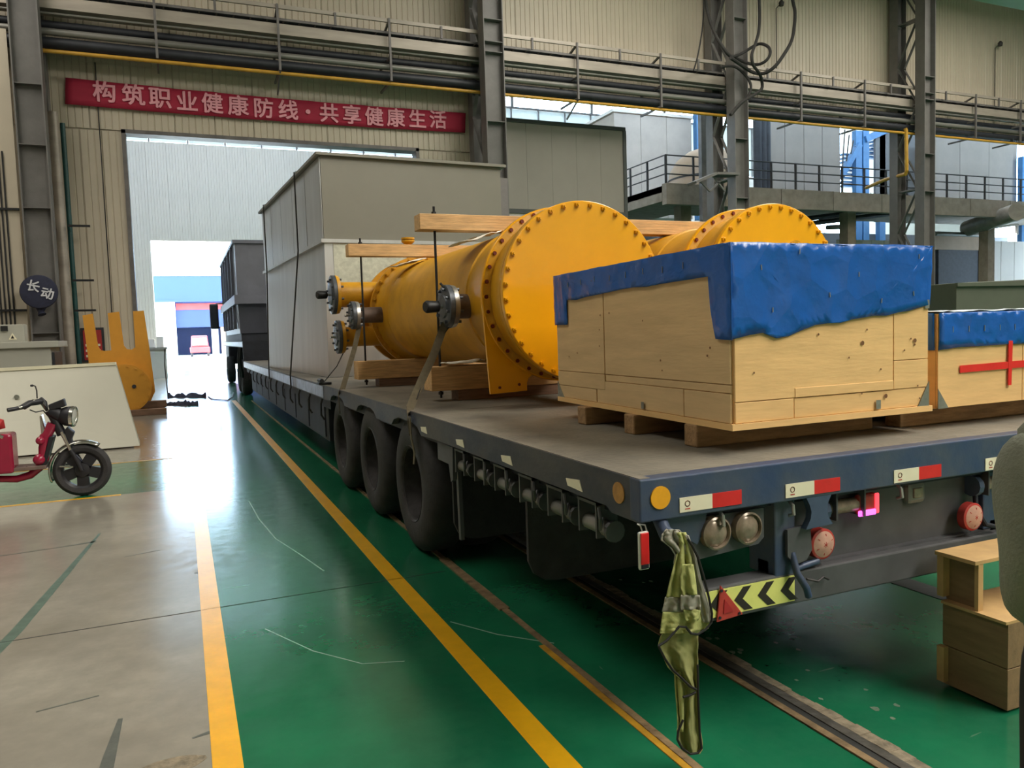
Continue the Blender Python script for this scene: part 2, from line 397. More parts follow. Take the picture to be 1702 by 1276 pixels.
# door opening: steel frame
d1 = setting('door_1')
for lo, hi in (((-1.12, WA-.06, 0), (-1.02, WA+.36, 7.25)), ((6.85, WA-.06, 0), (6.95, WA+.36, 7.25)), ((-1.12, WA-.06, 7.16), (6.95, WA+.36, 7.26))):
    B(lo, hi).build('door_frame', 'rack_steel', d1)
# big sliding leaf parked beside the opening, right of the second column
d2 = setting('door_2')
M('leaf_grey', srgb(150, 144, 134), .5, var=.05, scale=.8)
M('leaf_frame', srgb(74, 78, 76), .5, var=.1, scale=2)
LY = 23.7; x0, x1, zt = P(830, 203, 'Y', LY).x, P(1036, 215, 'Y', LY).x, P(1000, 213, 'Y', LY).z
zm = P(1000, 352, 'Y', LY).z
for i in range(5):
    w = (x1-x0)/5; B((x0+i*w+.003, LY, zm), (x0+(i+1)*w-.003, LY+.08, zt)).build('leaf_panel', 'leaf_grey', d2)
    B((x0+i*w+.003, LY, .05), (x0+(i+1)*w-.003, LY+.08, zm-.1)).build('leaf_panel', 'white_panel', d2)
B((x0, LY-.05, zt-.04), (x1+.06, LY+.1, zt+.08)).build('leaf_frame', 'leaf_frame', d2)
B((x1-.04, LY-.05, .02), (x1+.08, LY+.1, zt-.04)).build('leaf_frame', 'leaf_frame', d2)
B((x0, LY-.05, zm-.14), (x1-.04, LY+.1, zm)).build('leaf_frame', 'leaf_frame', d2)
# far wall of the next hall
WB = 48.0
wb = setting('wall_far')
B((-16, WB+.04, 0), (-1.23, WB+.3, 12.8)).build('wall_core', 'white_panel', wb)
B((-1.23, WB+.04, 7.36), (6.2, WB+.3, 12.8)).build('wall_core', 'white_panel', wb)
B((6.2, WB+.04, 0), (46, WB+.3, 12.8)).build('wall_core', 'white_panel', wb)
sheet_wall(wb, -6, -1.23, 0, 12.8, WB, 'white_panel')
sheet_wall(wb, -1.23, 6.2, 7.36, 12.8, WB, 'white_panel')
sheet_wall(wb, 6.2, 12, 0, 12.8, WB, 'white_panel')
struct(B((-16.3, WA+.3, 0), (-16, WB, 17.6)).build('wall_next', 'wall_plain'))
struct(B((-16, WA+.3, 17.4), (50.3, WB+.3, 17.6)).build('ceiling_next', 'roof_paint'))
m = M('fibreglass', (.85, .86, .84), .5, var=.08, scale=1.5)
nn = m.node_tree.nodes; ll = m.node_tree.links; tr = nn.new('ShaderNodeBsdfTranslucent'); tr.inputs[0].default_value = (.3, .32, .31, 1)
ms = nn.new('ShaderNodeMixShader'); ms.inputs[0].default_value = .6; ll.new(nn['Principled BSDF'].outputs[0], ms.inputs[1]); ll.new(tr.outputs[0], ms.inputs[2]); ll.new(ms.outputs[0], nn['Material Output'].inputs[0])
w1 = setting('window_1')
for i in range(30):
    a = -15+i*2.0; B((a+.06, WB+.1, 12.85), (a+1.94, WB+.12, 16.35)).build('window_pane', 'fibreglass', w1)
    B((a-.05, WB+.05, 12.8), (a+.05, WB+.2, 16.4)).build('window_bar', 'rack_steel', w1)
B((-16, WB+.05, 16.36), (46, WB+.25, 16.5)).build('window_sill', 'rack_steel', w1)
for i in range(11): B((-15+i*6, WB+.05, 16.5), (-14.8+i*6, WB+.25, 17.4)).build('window_post', 'rack_steel', w1)
# outside: blue works building across the yard
M('yard_blue', srgb(22, 50, 106), .5, var=.06, scale=.4)
M('yard_dark', srgb(28, 48, 96), .6, var=.1, scale=.4)
M('yard_white', srgb(230, 232, 232), .6, var=.05, scale=.5)
M('yard_red', srgb(170, 44, 44), .6, var=.2, scale=.8)
M('yard_stone', srgb(190, 160, 130), .7, var=.1, scale=.8)
yb = thing('works_building', (2, 100, 0), 'blue works building across the sunlit yard, seen through the far doorway', 'building')
zt_ = P(330, 455, 'Y', 100).z
B((-14, 100, zt_-3.0), (40, 112, zt_)).build('upper_wall', 'yard_blue', yb)
B((-14, 99.95, zt_-3.3), (40, 112, zt_-3.0)).build('canopy', 'yard_blue', yb)
B((-.5, 101, 3.4), (40, 112, zt_-3.3)).build('door_lintel', 'yard_dark', yb)
B((-14, 100, 0), (-.4, 112, zt_-3.3)).build('side_wall', 'yard_white', yb)
B((-.5, 110, 0), (40, 112, 3.4)).build('back_wall', 'yard_dark', yb)
for i in range(3): B((3.6+i*1.1, 104, 0), (4.4+i*1.1, 104.5, 4)).build('door_leaf', ('yard_white', 'yard_stone', 'yard_stone')[i], yb)
B((-14, 99.9, zt_-.25), (40, 100, zt_)).build('fascia', 'yard_white', yb)
by = tag(B((-.3, 100.9, zt_-4.2), (9, 101.02, zt_-3.45)).build('yard_banner', 'yard_red'), 'thin red banner stretched over the bay of the far blue building', 'banner')
tk = thing('red_truck', (1.9, 92, 0), 'small red truck parked in front of the far blue building', 'truck')
B((.9, 91, .45), (2.9, 93.4, 1.05)).build('bumper_body', 'yard_red', tk, .06)
MB().hexa([(1.0, 91.4, 1.05), (2.8, 91.4, 1.05), (2.8, 93.4, 1.05), (1.0, 93.4, 1.05)], [(1.1, 91.7, 2.3), (2.7, 91.7, 2.3), (2.7, 93.4, 2.3), (1.1, 93.4, 2.3)]).build('cab', 'yard_red', tk, .08)
MB().hexa([(1.15, 91.36, 1.25), (2.65, 91.36, 1.25), (2.65, 91.5, 1.25), (1.15, 91.5, 1.25)], [(1.2, 91.6, 2.05), (2.6, 91.6, 2.05), (2.6, 91.72, 2.05), (1.2, 91.72, 2.05)]).build('windscreen', 'white_panel', tk)
for x in (1.05, 2.75):
    MB().lathe([(-.12, .3), (-.12, .42), (.12, .42), (.12, .3)], (x, 92, .42), 'X', 20).build('wheel', 'rubber', tk)
# ---------------------------------------------------------------- trailer
TX, TR, TY, TF, TZ = 1.52, 4.72, 2.42, 21.9, 1.085
tr = thing('flatbed_trailer', (TX, TY, 0), 'long navy blue flatbed trailer loaded with yellow vessels and crates', 'trailer')
m = M('deck_plate', srgb(112, 106, 96), .7, .15, var=.22, scale=2.2, detail=7, tint=srgb(138, 130, 116))
n = m.node_tree.nodes; l = m.node_tree.links; tc = n['Texture Coordinate']
mp = n.new('ShaderNodeMapping'); mp.inputs['Rotation'].default_value = (0, 0, .78); l.new(tc.outputs['Object'], mp.inputs[0])
ck = n.new('ShaderNodeTexVoronoi'); ck.inputs['Scale'].default_value = 36; l.new(mp.outputs[0], ck.inputs[0])
bp = n.new('ShaderNodeBump'); bp.inputs['Strength'].default_value = .5; bp.inputs['Distance'].default_value = .006; l.new(ck.outputs[0], bp.inputs['Height']); l.new(bp.outputs[0], n['Principled BSDF'].inputs['Normal'])
y = TY
for i in range(13):
    y2 = min(TF, y+1.5)
    B((TX+.02, y+.002, TZ-.025), ((TX+TR)/2-.002, y2-.002, TZ-.001*(i % 2))).build('deck_plate', 'deck_plate', tr)
    B(((TX+TR)/2+.002, y+.002, TZ-.025), (TR-.02, y2-.002, TZ-.001*((i+1) % 2))).build('deck_plate', 'deck_plate', tr)
    y = y2
# side rails with wheel cut-outs
AX = (5.67, 7.03, 8.45); WR = .52
def side_profile():
    p = [(TY, .925), (2.62, .925), (2.66, .945), (5.0, .945)]
    for a in AX:
        p += [(a-.42, .935), (a-.33, .985), (a-.2, 1.01), (a+.2, 1.01), (a+.33, .985), (a+.42, .935)]
    return p+[(9.1, .92), (TF, .92), (TF, TZ+.003), (TY, TZ+.003)]
for xa, xb in ((TX, TX+.05), (TR-.05, TR)):
    MB().prism(side_profile(), lambda u, v, t: (t, u, v), xa, xb).build('side_rail', 'trailer_side', tr)
B((TX+.005, TY, TZ-.004), (TX+.05, TF, TZ+.006)).build('deck_edge', 'deck_plate', tr)
B((TX-.002, TY-.012, .928), (TR+.002, TY+.06, TZ+.004)).build('rear_beam', 'trailer_navy', tr, .006)
B((TX+.06, TY+.06, .9), (TR-.06, 9.2, TZ-.025)).build('deck_frame', 'chassis_dark', tr)
B((TX+.06, 9.2, .80), (TR-.06, TF-.1, TZ-.025)).build('deck_frame', 'chassis_dark', tr)
for xa in (2.35, 3.65):
    B((xa, 2.7, .62), (xa+.2, 22.3, .91)).build('chassis_beam', 'chassis_dark', tr)
# axles and wheels
def wheel(parent, loc, name='wheel'):
    w = bpy.data.objects.new(name, None); w.empty_display_size = .1; col.objects.link(w); w.parent = parent; w.location = Vector(loc)-worigin(parent)
    prof = [(.02, .27), (0.0, .30), (-.005, .36), (.0, .43), (.02, .48), (.06, .515), (.12, .52), (.2, .52), (.26, .505), (.29, .46), (.29, .3)]
    MB().lathe(prof, loc, 'X', 44, close=False).build('tyre', 'rubber', w, smooth=True)
    rim = [(.015, .30), (.0, .29), (.01, .278), (.05, .27), (.17, .255), (.19, .20), (.185, .13), (.15, .11), (.12, .09), (.12, 0)]
    MB().lathe(rim, loc, 'X', 36, close=False).build('rim', 'rim', w, smooth=True)
    return w
for a in AX:
    wheel(tr, (1.545, a, WR))
    for x in (1.545+.33,):
        wheel(tr, (x, a, WR))
    for x in (TR-.31, TR-.64):
        wheel(tr, (x, a, WR))
    MB().tube([(1.9, a, .52), (4.4, a, .52)], .07, 12).build('axle', 'chassis_dark', tr)
# winches hanging under the rail
def winch(y, x=TX+.02, s=1.0, parent=tr):
    w = MB()
    z = .93
    for yy in (y-.075, y+.075): w.box((x, yy-.006, z-.15), (x+.1, yy+.006, z+.0))
    w.box((x-.002, y-.081, z-.012), (x+.1, y+.081, z+.0))
    o = w.build('winch_bracket', 'chassis_grey', parent)
    MB().tube([(x+.045, y-.135, z-.11), (x+.045, y+.07, z-.11)], .034, 14).build('winch_roller', 'grey_pipe', o, smooth=True)
    MB().lathe([(0, .045), (.02, .045), (.02, .02), (.05, .02)], (x+.045, y-.155, z-.11), 'Y', 12).build('ratchet', 'chassis_grey', o)
    MB().tube([(x-.01, y-.12, z-.01), (x-.015, y-.14, z-.05), (x-.005, y-.12, z-.1), (x+.02, y-.1, z-.06)], .008, 6).build('hook', 'chassis_grey', o)
for y in (2.86, 3.17, 3.5, 3.84, 4.16, 4.5): winch(y)
B((TX+.03, 4.72, .80), (TX+.1, 4.98, .93)).build('valve_box', 'chassis_grey', tr, .01)
MB().prism([(4.62, .93), (4.75, .93), (4.68, .70), (4.64, .72)], lambda u, v, t: (t, u, v), TX+.02, TX+.05).build('bracket', 'chassis_grey', tr)
# paint-worn side reflectors
for i, yy in enumerate((2.93, 3.68, 4.41, 5.17)):
    MB().prism([(yy-.075, .965), (yy+.06, .97), (yy+.075, 1.0), (yy-.05, 1.012)], lambda u, v, t: (t, u, v), TX-.003, TX+.002).build('worn_reflector', 'reflect_white', tr)
MB().disc((TX-.004, 2.56, 1.015), .042, .006, 'X').build('side_reflector', M('amber_dull', srgb(176, 128, 62), .4, var=.2, scale=30), tr)
MB().disc((1.605, TY-.018, 1.015), .043, .008, 'Y').build('rear_reflector', 'reflect_amber', tr)
# mud flaps
def flap(y, x0, x1, z0, z1):
    r = .12; p = [(x0, z1), (x0, z0+r), (x0+.03, z0+.05), (x0+.09, z0+.01), (x0+.16, z0), (x1-.1, z0), (x1, z0+.06), (x1, z1)]
    MB().prism(p, lambda u, v, t: (u, t, v), y, y+.025).build('mud_flap', 'rubber', tr)
flap(4.82, 1.60, 2.28, .27, .92)
flap(3.62, 1.60, 2.62, .33, .90)
MB().bar((1.62, 4.76, .92), (1.62, 4.74, .3), .025, .04).build('flap_stay', 'chassis_grey', tr)
# rear: reflective strips with small approval mark
for i, x in enumerate((1.69, 2.20, 2.80, 3.38, 3.98)):
    zc = .975-.004*i
    s = B((x, TY-.0155, zc-.028), (x+.15, TY-.012, zc+.028)).build('reflector_strip', 'reflect_white', tr)
    B((x+.15, TY-.0155, zc-.028), (x+.29, TY-.012, zc+.028)).build('reflector_strip', 'reflect_red', tr)
    MB().lathe([(0, .012), (.001, .012), (.001, .009), (0, .009)], (x+.035, TY-.0165, zc+.004), 'Y', 14, close=False).build('approval_mark', 'lamp_red', s)
    B((x+.024, TY-.0165, zc-.018), (x+.046, TY-.0155, zc-.014)).build('approval_mark', 'lamp_red', s)
# round twin lamps on a plate
pl = MB().prism([(1.76, .90), (2.14, .90), (2.14, .78), (2.11, .755), (1.76, .73)], lambda u, v, t: (u, t, v), 2.465, 2.48).build('lamp_plate', 'chassis_grey', tr)
for x in (1.885, 2.04):
    MB().lathe([(0, .066), (-.03, .066), (-.035, .058), (-.02, .055), (-.028, .045), (-.034, .03), (-.038, 0)], (x, 2.465, .835), 'Y', 28, close=False).build('tail_lamp', 'lamp_clear', pl, smooth=True)
for x in (1.9, 2.25, 2.86):
    MB().tube([(x, TY+.03, .93), (x, TY-.0, .905), (x, TY-.005, .87), (x, TY+.02, .86)], .008, 8).build('rope_hook', 'steel', tr)
MB().prism([(1.66, .93), (1.85, .93), (1.83, .845), (1.80, .80), (1.68, .87)], lambda u, v, t: (u, t, v), TY+.03, TY+.04).build('gusset', 'trailer_navy', tr)
B((2.19, 2.46, .60), (2.30, 2.62, .93)).build('frame_post', 'trailer_navy', tr, .008)
hg = [(2.31, .935), (2.45, .935), (2.43, .90), (2.425, .87), (2.43, .84), (2.455, .805), (2.31, .80), (2.335, .84), (2.34, .87), (2.33, .90)]
MB().prism(hg, lambda u, v, t: (u, t, v), TY-.01, TY+.02).build('hinge_plate', 'blade_blue', tr)
MB().prism([(2.24, .80), (2.36, .81), (2.37, .70), (2.34, .66), (2.28, .65), (2.24, .69)], lambda u, v, t: (u, t, v), TY+.02, TY+.035).build('latch_plate', 'chassis_grey', tr)
B((2.30, 2.53, .60), (3.52, 2.55, .93)).build('rear_panel', 'chassis_grey', tr)
B((2.30, 2.50, .585), (3.9, 2.62, .62)).build('rear_step', 'chassis_grey', tr)
for x, mt, mt2, rr_ in ((2.445, 'lamp_red', 'lamp_pink', .066), (3.37, 'lamp_red', 'lamp_pink', .066)):
    o = MB().lathe([(0, rr_), (-.035, rr_), (-.04, rr_-.008)], (x, 2.49, .71), 'Y', 28).build('marker_lamp', mt, tr, smooth=True)
    MB().lathe([(-.04, rr_-.01), (-.05, rr_*.5), (-.053, 0)], (x, 2.49, .71), 'Y', 28, close=False).build('lamp_lens', mt2, o, smooth=True)
    for q in range(6):
        a = q*math.pi/3+.4; MB().bar((x, 2.438, .71), (x+math.cos(a)*.045, 2.444, .71+math.sin(a)*.045), .003).build('lens_rib', 'lamp_red', o)
def rear_winch(x):
    w = MB(); z = .93
    for xx in (x, x+.16): w.box((xx-.004, TY+.03, z-.13), (xx+.004, TY+.13, z))
    w.box((x, TY+.03, z-.008), (x+.16, TY+.13, z)); o = w.build('winch_bracket', 'chassis_grey', tr)
    MB().tube([(x-.02, TY+.08, z-.085), (x+.15, TY+.08, z-.085)], .032, 14).build('winch_roller', 'lamp_clear', o, smooth=True)
    MB().lathe([(0, .05), (.03, .05), (.03, .02)], (x-.06, TY+.08, z-.085), 'X', 12).build('ratchet', 'blade_blue', o)
rear_winch(2.52); rear_winch(3.47)
# lit side lamp, number-plate light and sockets
lm = MB().box((2.665, 2.47, .80), (2.775, 2.5, .89)).build('side_lamp', 'lamp_red', tr, .012)
emis('led_pink', (1, .10, .75), 2.2); emis('led_red', (1, .06, .08), 1.3)
B((2.66, 2.462, .796), (2.76, 2.472, .822)).build('lamp_glow', 'led_pink', lm, .005)
B((2.757, 2.462, .80), (2.779, 2.472, .89)).build('lamp_glow', 'led_red', lm, .005)
B((3.0, 2.50, .80), (3.115, 2.56, .90)).build('plate_lamp', 'grey_pipe', tr, .02)
B((3.03, 2.492, .83), (3.085, 2.502, .875)).build('lamp_lens', 'lamp_clear', tr, .004)
B((3.19, 2.57, .77), (3.27, 2.60, .85)).build('socket', 'black', tr, .01)
for x, z in ((3.14, .80), (2.62, .76)):
    MB().lathe([(0, .035), (-.05, .03), (-.06, .018)], (x, 2.6, z), 'Y', 16).build('bung', 'chassis_dark', tr, smooth=True)
MB().tube([(3.44, 2.5, .86), (3.42, 2.48, .74), (3.46, 2.46, .66), (3.54, 2.46, .64)], .012, 8).build('air_hose', 'chassis_dark', tr, smooth=True)
B((3.5, 2.5, .62), (3.7, 2.6, .93)).build('frame_post', 'trailer_navy', tr, .008)
# underrun bumper, chevron board and triangle
bm_ = B((1.78, 2.46, .475), (4.45, 2.56, .612)).build('bumper', 'chassis_grey', tr, .008)
for xa in (2.19, 3.55): B((xa, 2.5, .57), (xa+.1, 2.56, .66)).build('bumper_bracket', 'chassis_dark', tr)
YB = 2.46
B((1.80, YB-.004, .492), (2.29, YB-.0005, .6)).build('chevron_board', 'hivis', bm_)
for i in range(4):
    x = 1.86+i*.118; h = .096; z = .498
    MB().prism([(x, z+h/2), (x+.045, z+h), (x+.085, z+h), (x+.042, z+h/2), (x+.092, z), (x+.05, z)], lambda u, v, t: (u, t, v), YB-.0055, YB-.004).build('chevron', 'chevron_black', bm_)
t_ = MB().prism([(1.885, .475), (2.015, .485), (1.905, .622)], lambda u, v, t: (u, t, v), YB-.014, YB-.006).build('warning_triangle', 'lamp_red', bm_, .003)
MB().prism([(1.915, .505), (1.965, .508), (1.922, .562)], lambda u, v, t: (u, t, v), YB-.017, YB-.014).build('triangle_centre', M('red_deep', srgb(170, 40, 44), .4, var=.1), t_)
for u, v in ((1.898, .492), (1.994, .494), (1.908, .60)):
    MB().disc((u, YB-.018, v), .006, .005, 'Y', 10).build('rivet', 'chassis_dark', t_)
for pts, r in (([(2.27, 2.45, .70), (2.27, 2.42, .62), (2.30, 2.40, .56), (2.32, 2.41, .52)], .015), ([(2.30, 2.46, .625), (2.42, 2.46, .64)], .014)):
    MB().tube(pts, r, 10).build('latch_bar', 'trailer_navy', tr, smooth=True)
MB().tube([(2.34, 2.44, .58), (2.39, 2.43, .565), (2.43, 2.44, .575), (2.46, 2.44, .56)], .005, 6).build('latch_wire', 'rim', tr)
# post stub under the left corner that the vest hangs on + red emergency tag
MB().tube([(1.63, 2.45, .92), (1.62, 2.40, .88), (1.64, 2.33, .865)], .028, 12).build('stub_post', 'trailer_navy', tr, smooth=True)
# lower equipment boxes between the wheels and the gooseneck
B((TX+.08, 9.5, .38), (TX+.5, 20.5, .86)).build('tool_locker', 'chassis_dark', tr, .01)
for i in range(8):
    y = 9.7+i*1.35; B((TX+.065, y, .42), (TX+.08, y+1.25, .82)).build('locker_door', 'chassis_dark', tr)
for i in range(12):
    y = 9.4+i*.95; MB().tube([(TX, y, .92), (TX-.02, y, .86), (TX-.015, y+.05, .72), (TX+.02, y+.04, .66)], .012, 6).build('strap_hook', 'strap_dark', tr)
M('silver_worn', srgb(150, 156, 172), .35, .5, var=.45, scale=6, detail=7)
B((TX-.004, 9.3, .935), (TX+.001, TF, 1.07)).build('rail_trim', 'silver_worn', tr)
# gooseneck
B((TX, 21.9, .9), (TR, 22.0, 1.62)).build('gooseneck_riser', 'chassis_dark', tr)
B((TX, 22.0, 1.45), (TR, 33.0, 1.62)).build('gooseneck_deck', 'chassis_dark', tr)
B((TX-.004, 22.0, 1.47), (TX+.001, 33.0, 1.6)).build('rail_trim', 'silver_worn', tr)
# ---------------------------------------------------------------- tractor unit
tc_ = thing('tractor_unit', (3.1, 30, 0), 'dark tractor unit coupled to the trailer inside the doorway', 'truck')
for y in (24.6, 26.0, 32.4):
    for x in (1.62, TR-.33):
        wheel(tc_, (x, y, .52))
B((2.4, 23.5, .55), (3.8, 34, 1.0)).build('chassis', 'chassis_dark', tc_)
MB().hexa([(1.75, 33.2, .7), (4.5, 33.2, .7), (4.5, 35.6, .7), (1.75, 35.6, .7)], [(1.8, 33.2, 3.7), (4.45, 33.2, 3.7), (4.4, 35.3, 3.7), (1.85, 35.3, 3.7)]).build('cab', 'chassis_dark', tc_, .06)
MB().tube([(1.78, 34.6, 3.2), (1.45, 34.8, 3.2), (1.42, 34.8, 2.9)], .03, 8).build('mirror_arm', 'black', tc_)
B((1.18, 34.7, 2.15), (1.52, 34.9, 3.2)).build('mirror', 'black', tc_, .06)
for y in (22.9, 23.6): MB().tube([(TX+.02, y, 1.45), (TX-.02, y+.1, 1.1), (TX+.03, y+.3, .8), (TX+.06, y+.5, .6)], .04, 8).build('air_line', 'black', tc_, smooth=True)
# hopper load on the gooseneck
hp = thing('steel_hopper', (1.6, 24, 1.62), 'dark grey steel hopper with flanged rim at the front of the load', 'hopper')
def hop(x0, x1, y0, y1, z0, z1, sx=0, sy=0):
    return MB().hexa([(x0+sx, y0+sy, z0), (x1-sx, y0+sy, z0), (x1-sx, y1-sy, z0), (x0+sx, y1-sy, z0)], [(x0, y0, z1), (x1, y0, z1), (x1, y1, z1), (x0, y1, z1)])
hop(1.62, 4.6, 24.4, 32.5, 2.85, 4.55).build('upper_shell', 'hopper', hp)
B((1.52, 24.2, 2.72), (4.7, 32.7, 2.98)).build('middle_flange', 'hopper', hp)
hop(1.62, 4.6, 24.4, 32.5, 1.85, 2.72, .05, .35).build('lower_shell', 'hopper', hp)
B((1.7, 24.8, 1.62), (4.5, 32, 1.85)).build('cradle', 'chassis_dark', hp)
B((1.55, 24.3, 4.5), (4.65, 32.6, 4.6)).build('rim', 'hopper', hp)
for i in range(5):
    y = 25.6+i*1.5; B((1.54, y, 2.98), (1.62, y+.06, 4.5)).build('rib', 'hopper', hp); B((1.54, y, 2.0), (1.64, y+.06, 2.72)).build('rib', 'hopper', hp)
# ---------------------------------------------------------------- tall grey casing
gb = thing('steel_casing', (1.9, 11.2, TZ), 'tall grey sheet steel casing roped down behind the yellow vessels', 'casing')
A_ = Vector((1.91, 11.0, 0)); U = Vector((-.27, 5.3, 0)); W_ = Vector((2.74, .14, 0))
def quad(z, e=0):
    u = U.normalized()*e; w = W_.normalized()*e
    return [q+Vector((0, 0, z)) for q in (A_-u-w, A_+W_-u+w, A_+W_+U+u+w, A_+U+u-w)]
B_ = quad(3.0)
MB().hexa(quad(3.0), quad(4.17)).build('upper_shell', 'box_grey', gb)
MB().hexa(quad(TZ+.005, .03), quad(2.97, -.0)).build('lower_shell', 'box_side_lit', gb)
MB().hexa(quad(2.96, .05), quad(3.01, .05)).build('middle_flange', 'box_side_lit', gb)
MB().hexa(quad(4.15, .07), quad(4.19, .07)).build('rim', 'box_grey', gb)
MB().hexa(quad(4.19, .07), quad(4.2, .03)).build('rim_edge', 'hopper', gb)
un = U.normalized(); wn_ = W_.normalized()
# long-face sheets, colour lightened to stand for door light; galvanised plate on the end
for i in range(5):
    a = A_+U*(i/5)-wn_*.006; b2 = A_+U*((i+1)/5)-wn_*.006
    MB().hexa([a+un*.01+Vector((0, 0, 3.02)), a+un*.01-wn_*.006+Vector((0, 0, 3.02)), b2-un*.01-wn_*.006+Vector((0, 0, 3.02)), b2-un*.01+Vector((0, 0, 3.02))],
              [a+un*.01+Vector((0, 0, 4.14)), a+un*.01-wn_*.006+Vector((0, 0, 4.14)), b2-un*.01-wn_*.006+Vector((0, 0, 4.14)), b2-un*.01+Vector((0, 0, 4.14))]).build('side_sheet', 'box_side_lit', gb)
e0 = A_+wn_*.12-un*.012; e1 = A_+W_*.62-un*.012
MB().hexa([e0+Vector((0, 0, 1.3)), e1+Vector((0, 0, 1.3)), e1+un*.02+Vector((0, 0, 1.3)), e0+un*.02+Vector((0, 0, 1.3))],
          [e0+Vector((0, 0, 2.95)), e1+Vector((0, 0, 2.95)), e1+un*.02+Vector((0, 0, 2.95)), e0+un*.02+Vector((0, 0, 2.95))]).build('galvanised_plate', 'galvanised', gb)
MB().disc(tuple(A_+wn_*.55-un*.03+Vector((0, 0, 2.38))), .1, .012, 'Y', 20).build('cover_disc', 'galvanised', gb)
MB().hexa([A_+W_-un*.0+Vector((0, 0, TZ)), A_+W_+wn_*.12+Vector((0, 0, TZ)), A_+W_+wn_*.12+un*.1+Vector((0, 0, TZ)), A_+W_+un*.1+Vector((0, 0, TZ))],
          [A_+W_+Vector((0, 0, 4.0)), A_+W_+wn_*.12+Vector((0, 0, 4.0)), A_+W_+wn_*.12+un*.1+Vector((0, 0, 4.0)), A_+W_+un*.1+Vector((0, 0, 4.0))]).build('corner_post', 'rack_steel', gb)
for k, t in enumerate((.27, .86)):
    p = A_+U*t; q = p-wn_*.085
    o = MB().tube([p+W_*.5+Vector((0, 0, 4.215)), p-wn_*.02+Vector((0, 0, 4.215)), q+Vector((0, 0, 4.2)), q+Vector((0, 0, 3.0)), Vector((TX-.02, q.y-.3, TZ)), Vector((TX-.02, q.y-.3, .9))], .012, 6).build('lashing_rope', 'strap_dark')
    tag(o, ('dark rope over the near end of the tall grey casing', 'dark rope over the far end of the tall grey casing')[k], 'rope')
# ---------------------------------------------------------------- yellow pressure vessels
VC = Vector((2.727, 5.0, 1.92))
v1 = thing('pressure_vessel', (VC.x, VC.y, TZ), 'yellow vessel with bolted round cover directly behind the large tarped crate', 'vessel', 'yellow pressure vessels')
def vl(prof, mat='yellow_paint', n=72): return MB().lathe([(t, r) for t, r in prof], VC, 'Y', n, close=False)
vl([(0, 0), (0, .648), (.005, .653), (.04, .653), (.042, .60)]).build('end_cover', 'yellow_paint', v1, smooth=True)
vl([(.044, .6), (.046, .653), (.085, .653), (.09, .61), (.10, .60), (.355, .60), (.36, .62), (.366, .655)]).build('channel', 'yellow_old', v1, smooth=True)
vl([(.366, .60), (.368, .662), (.373, .667), (.402, .667), (.406, .6)]).build('tube_sheet', 'yellow_paint', v1, smooth=True)
vl([(.355, .606), (.366, .606)]).build('gasket', 'chevron_black', v1, smooth=True)
vl([(.40, .61), (.47, .60), (.52, .585), (.53, .57), (.545, .576), (.56, .57), (.95, .57), (.96, .582), (.99, .582), (1.0, .57), (3.55, .57), (3.56, .577), (3.58, .577), (3.59, .57), (3.9, .58), (3.96, .61), (4.0, .62)]).build('shell', 'yellow_old', v1, smooth=True)
vl([(3.998, .57), (4.0, .667), (4.04, .667), (4.045, .60), (4.06, .60), (4.062, .655), (4.10, .655), (4.105, .60), (4.5, .60), (4.5, .655), (4.56, .655), (4.56, 0)]).build('far_channel', 'yellow_old', v1, smooth=True)
for s in (-1, 1):
    foot = [(-.664, .0), (-.655, -.14), (-.62, -.735), (-.32, -.725), (-.32, -.665), (-.305, -.63), (-.27, -.605), (-.22, -.60), (-.05, -.60), (-.05, -.3), (-.4, -.1)]
    MB().prism(foot, lambda u, v, t: VC+Vector((s*u, t, v)), .376, .398).build('support_foot', 'yellow_paint', v1)
    for u, v in ((-.545, -.69), (-.385, -.675)):
        MB().disc(VC+Vector((s*u, .370, v)), .011, .008, 'Y', 12).build('foot_bolt', 'red_hole' if 'red_hole' in MATS else M('red_hole', srgb(110, 34, 20), .6), v1)
# 36 bolts round the cover, the tube sheet and the far flange
def bolt_src(name, m1, m2, r, h):
    mb = MB().lathe([(0, r*1.25), (-.004, r*1.25), (-.004, r), (-h, r), (-h, r*.55), (-h-.012, r*.5), (-h-.012, 0)], VC, 'Y', 6, close=False)
    return mb.build(name, m1, v1)
src = bolt_src('cover_bolt', 'yellow_paint', None, .019, .018)
base = src.location.copy()
for i in range(36):
    a = math.radians(10*i+4.4); off = Vector((math.cos(a)*.624, 0, math.sin(a)*.624))
    if i == 0: src.location = off
    else: dup(src, v1, off)
src = MB().lathe([(0, .022), (-.006, .022), (-.006, .018), (-.012, .018)], VC+Vector((0, .368, 0)), 'Y', 10, close=False).build('sheet_bolt', 'yellow_paint', v1)
core = MB().disc(VC+Vector((0, .349, 0)), .0135, .01, 'Y', 10).build('bolt_hole', MATS['red_hole'], src)
for i in range(36):
    a = math.radians(10*i+1); off = Vector((math.cos(a)*.636, 0, math.sin(a)*.636))
    if i == 0: src.location = off
    else: c = dup(src, v1, off); dup(core, c)
src = MB().lathe([(0, .02), (-.022, .02), (-.022, .01), (-.035, .01)], VC+Vector((0, 4.0, 0)), 'Y', 6, close=True).build('flange_bolt', 'yellow_old', v1)
for i in range(36):
    a = math.radians(10*i+6); off = Vector((math.cos(a)*.635, 0, math.sin(a)*.635))
    if i == 0: src.location = off
    else: dup(src, v1, off)
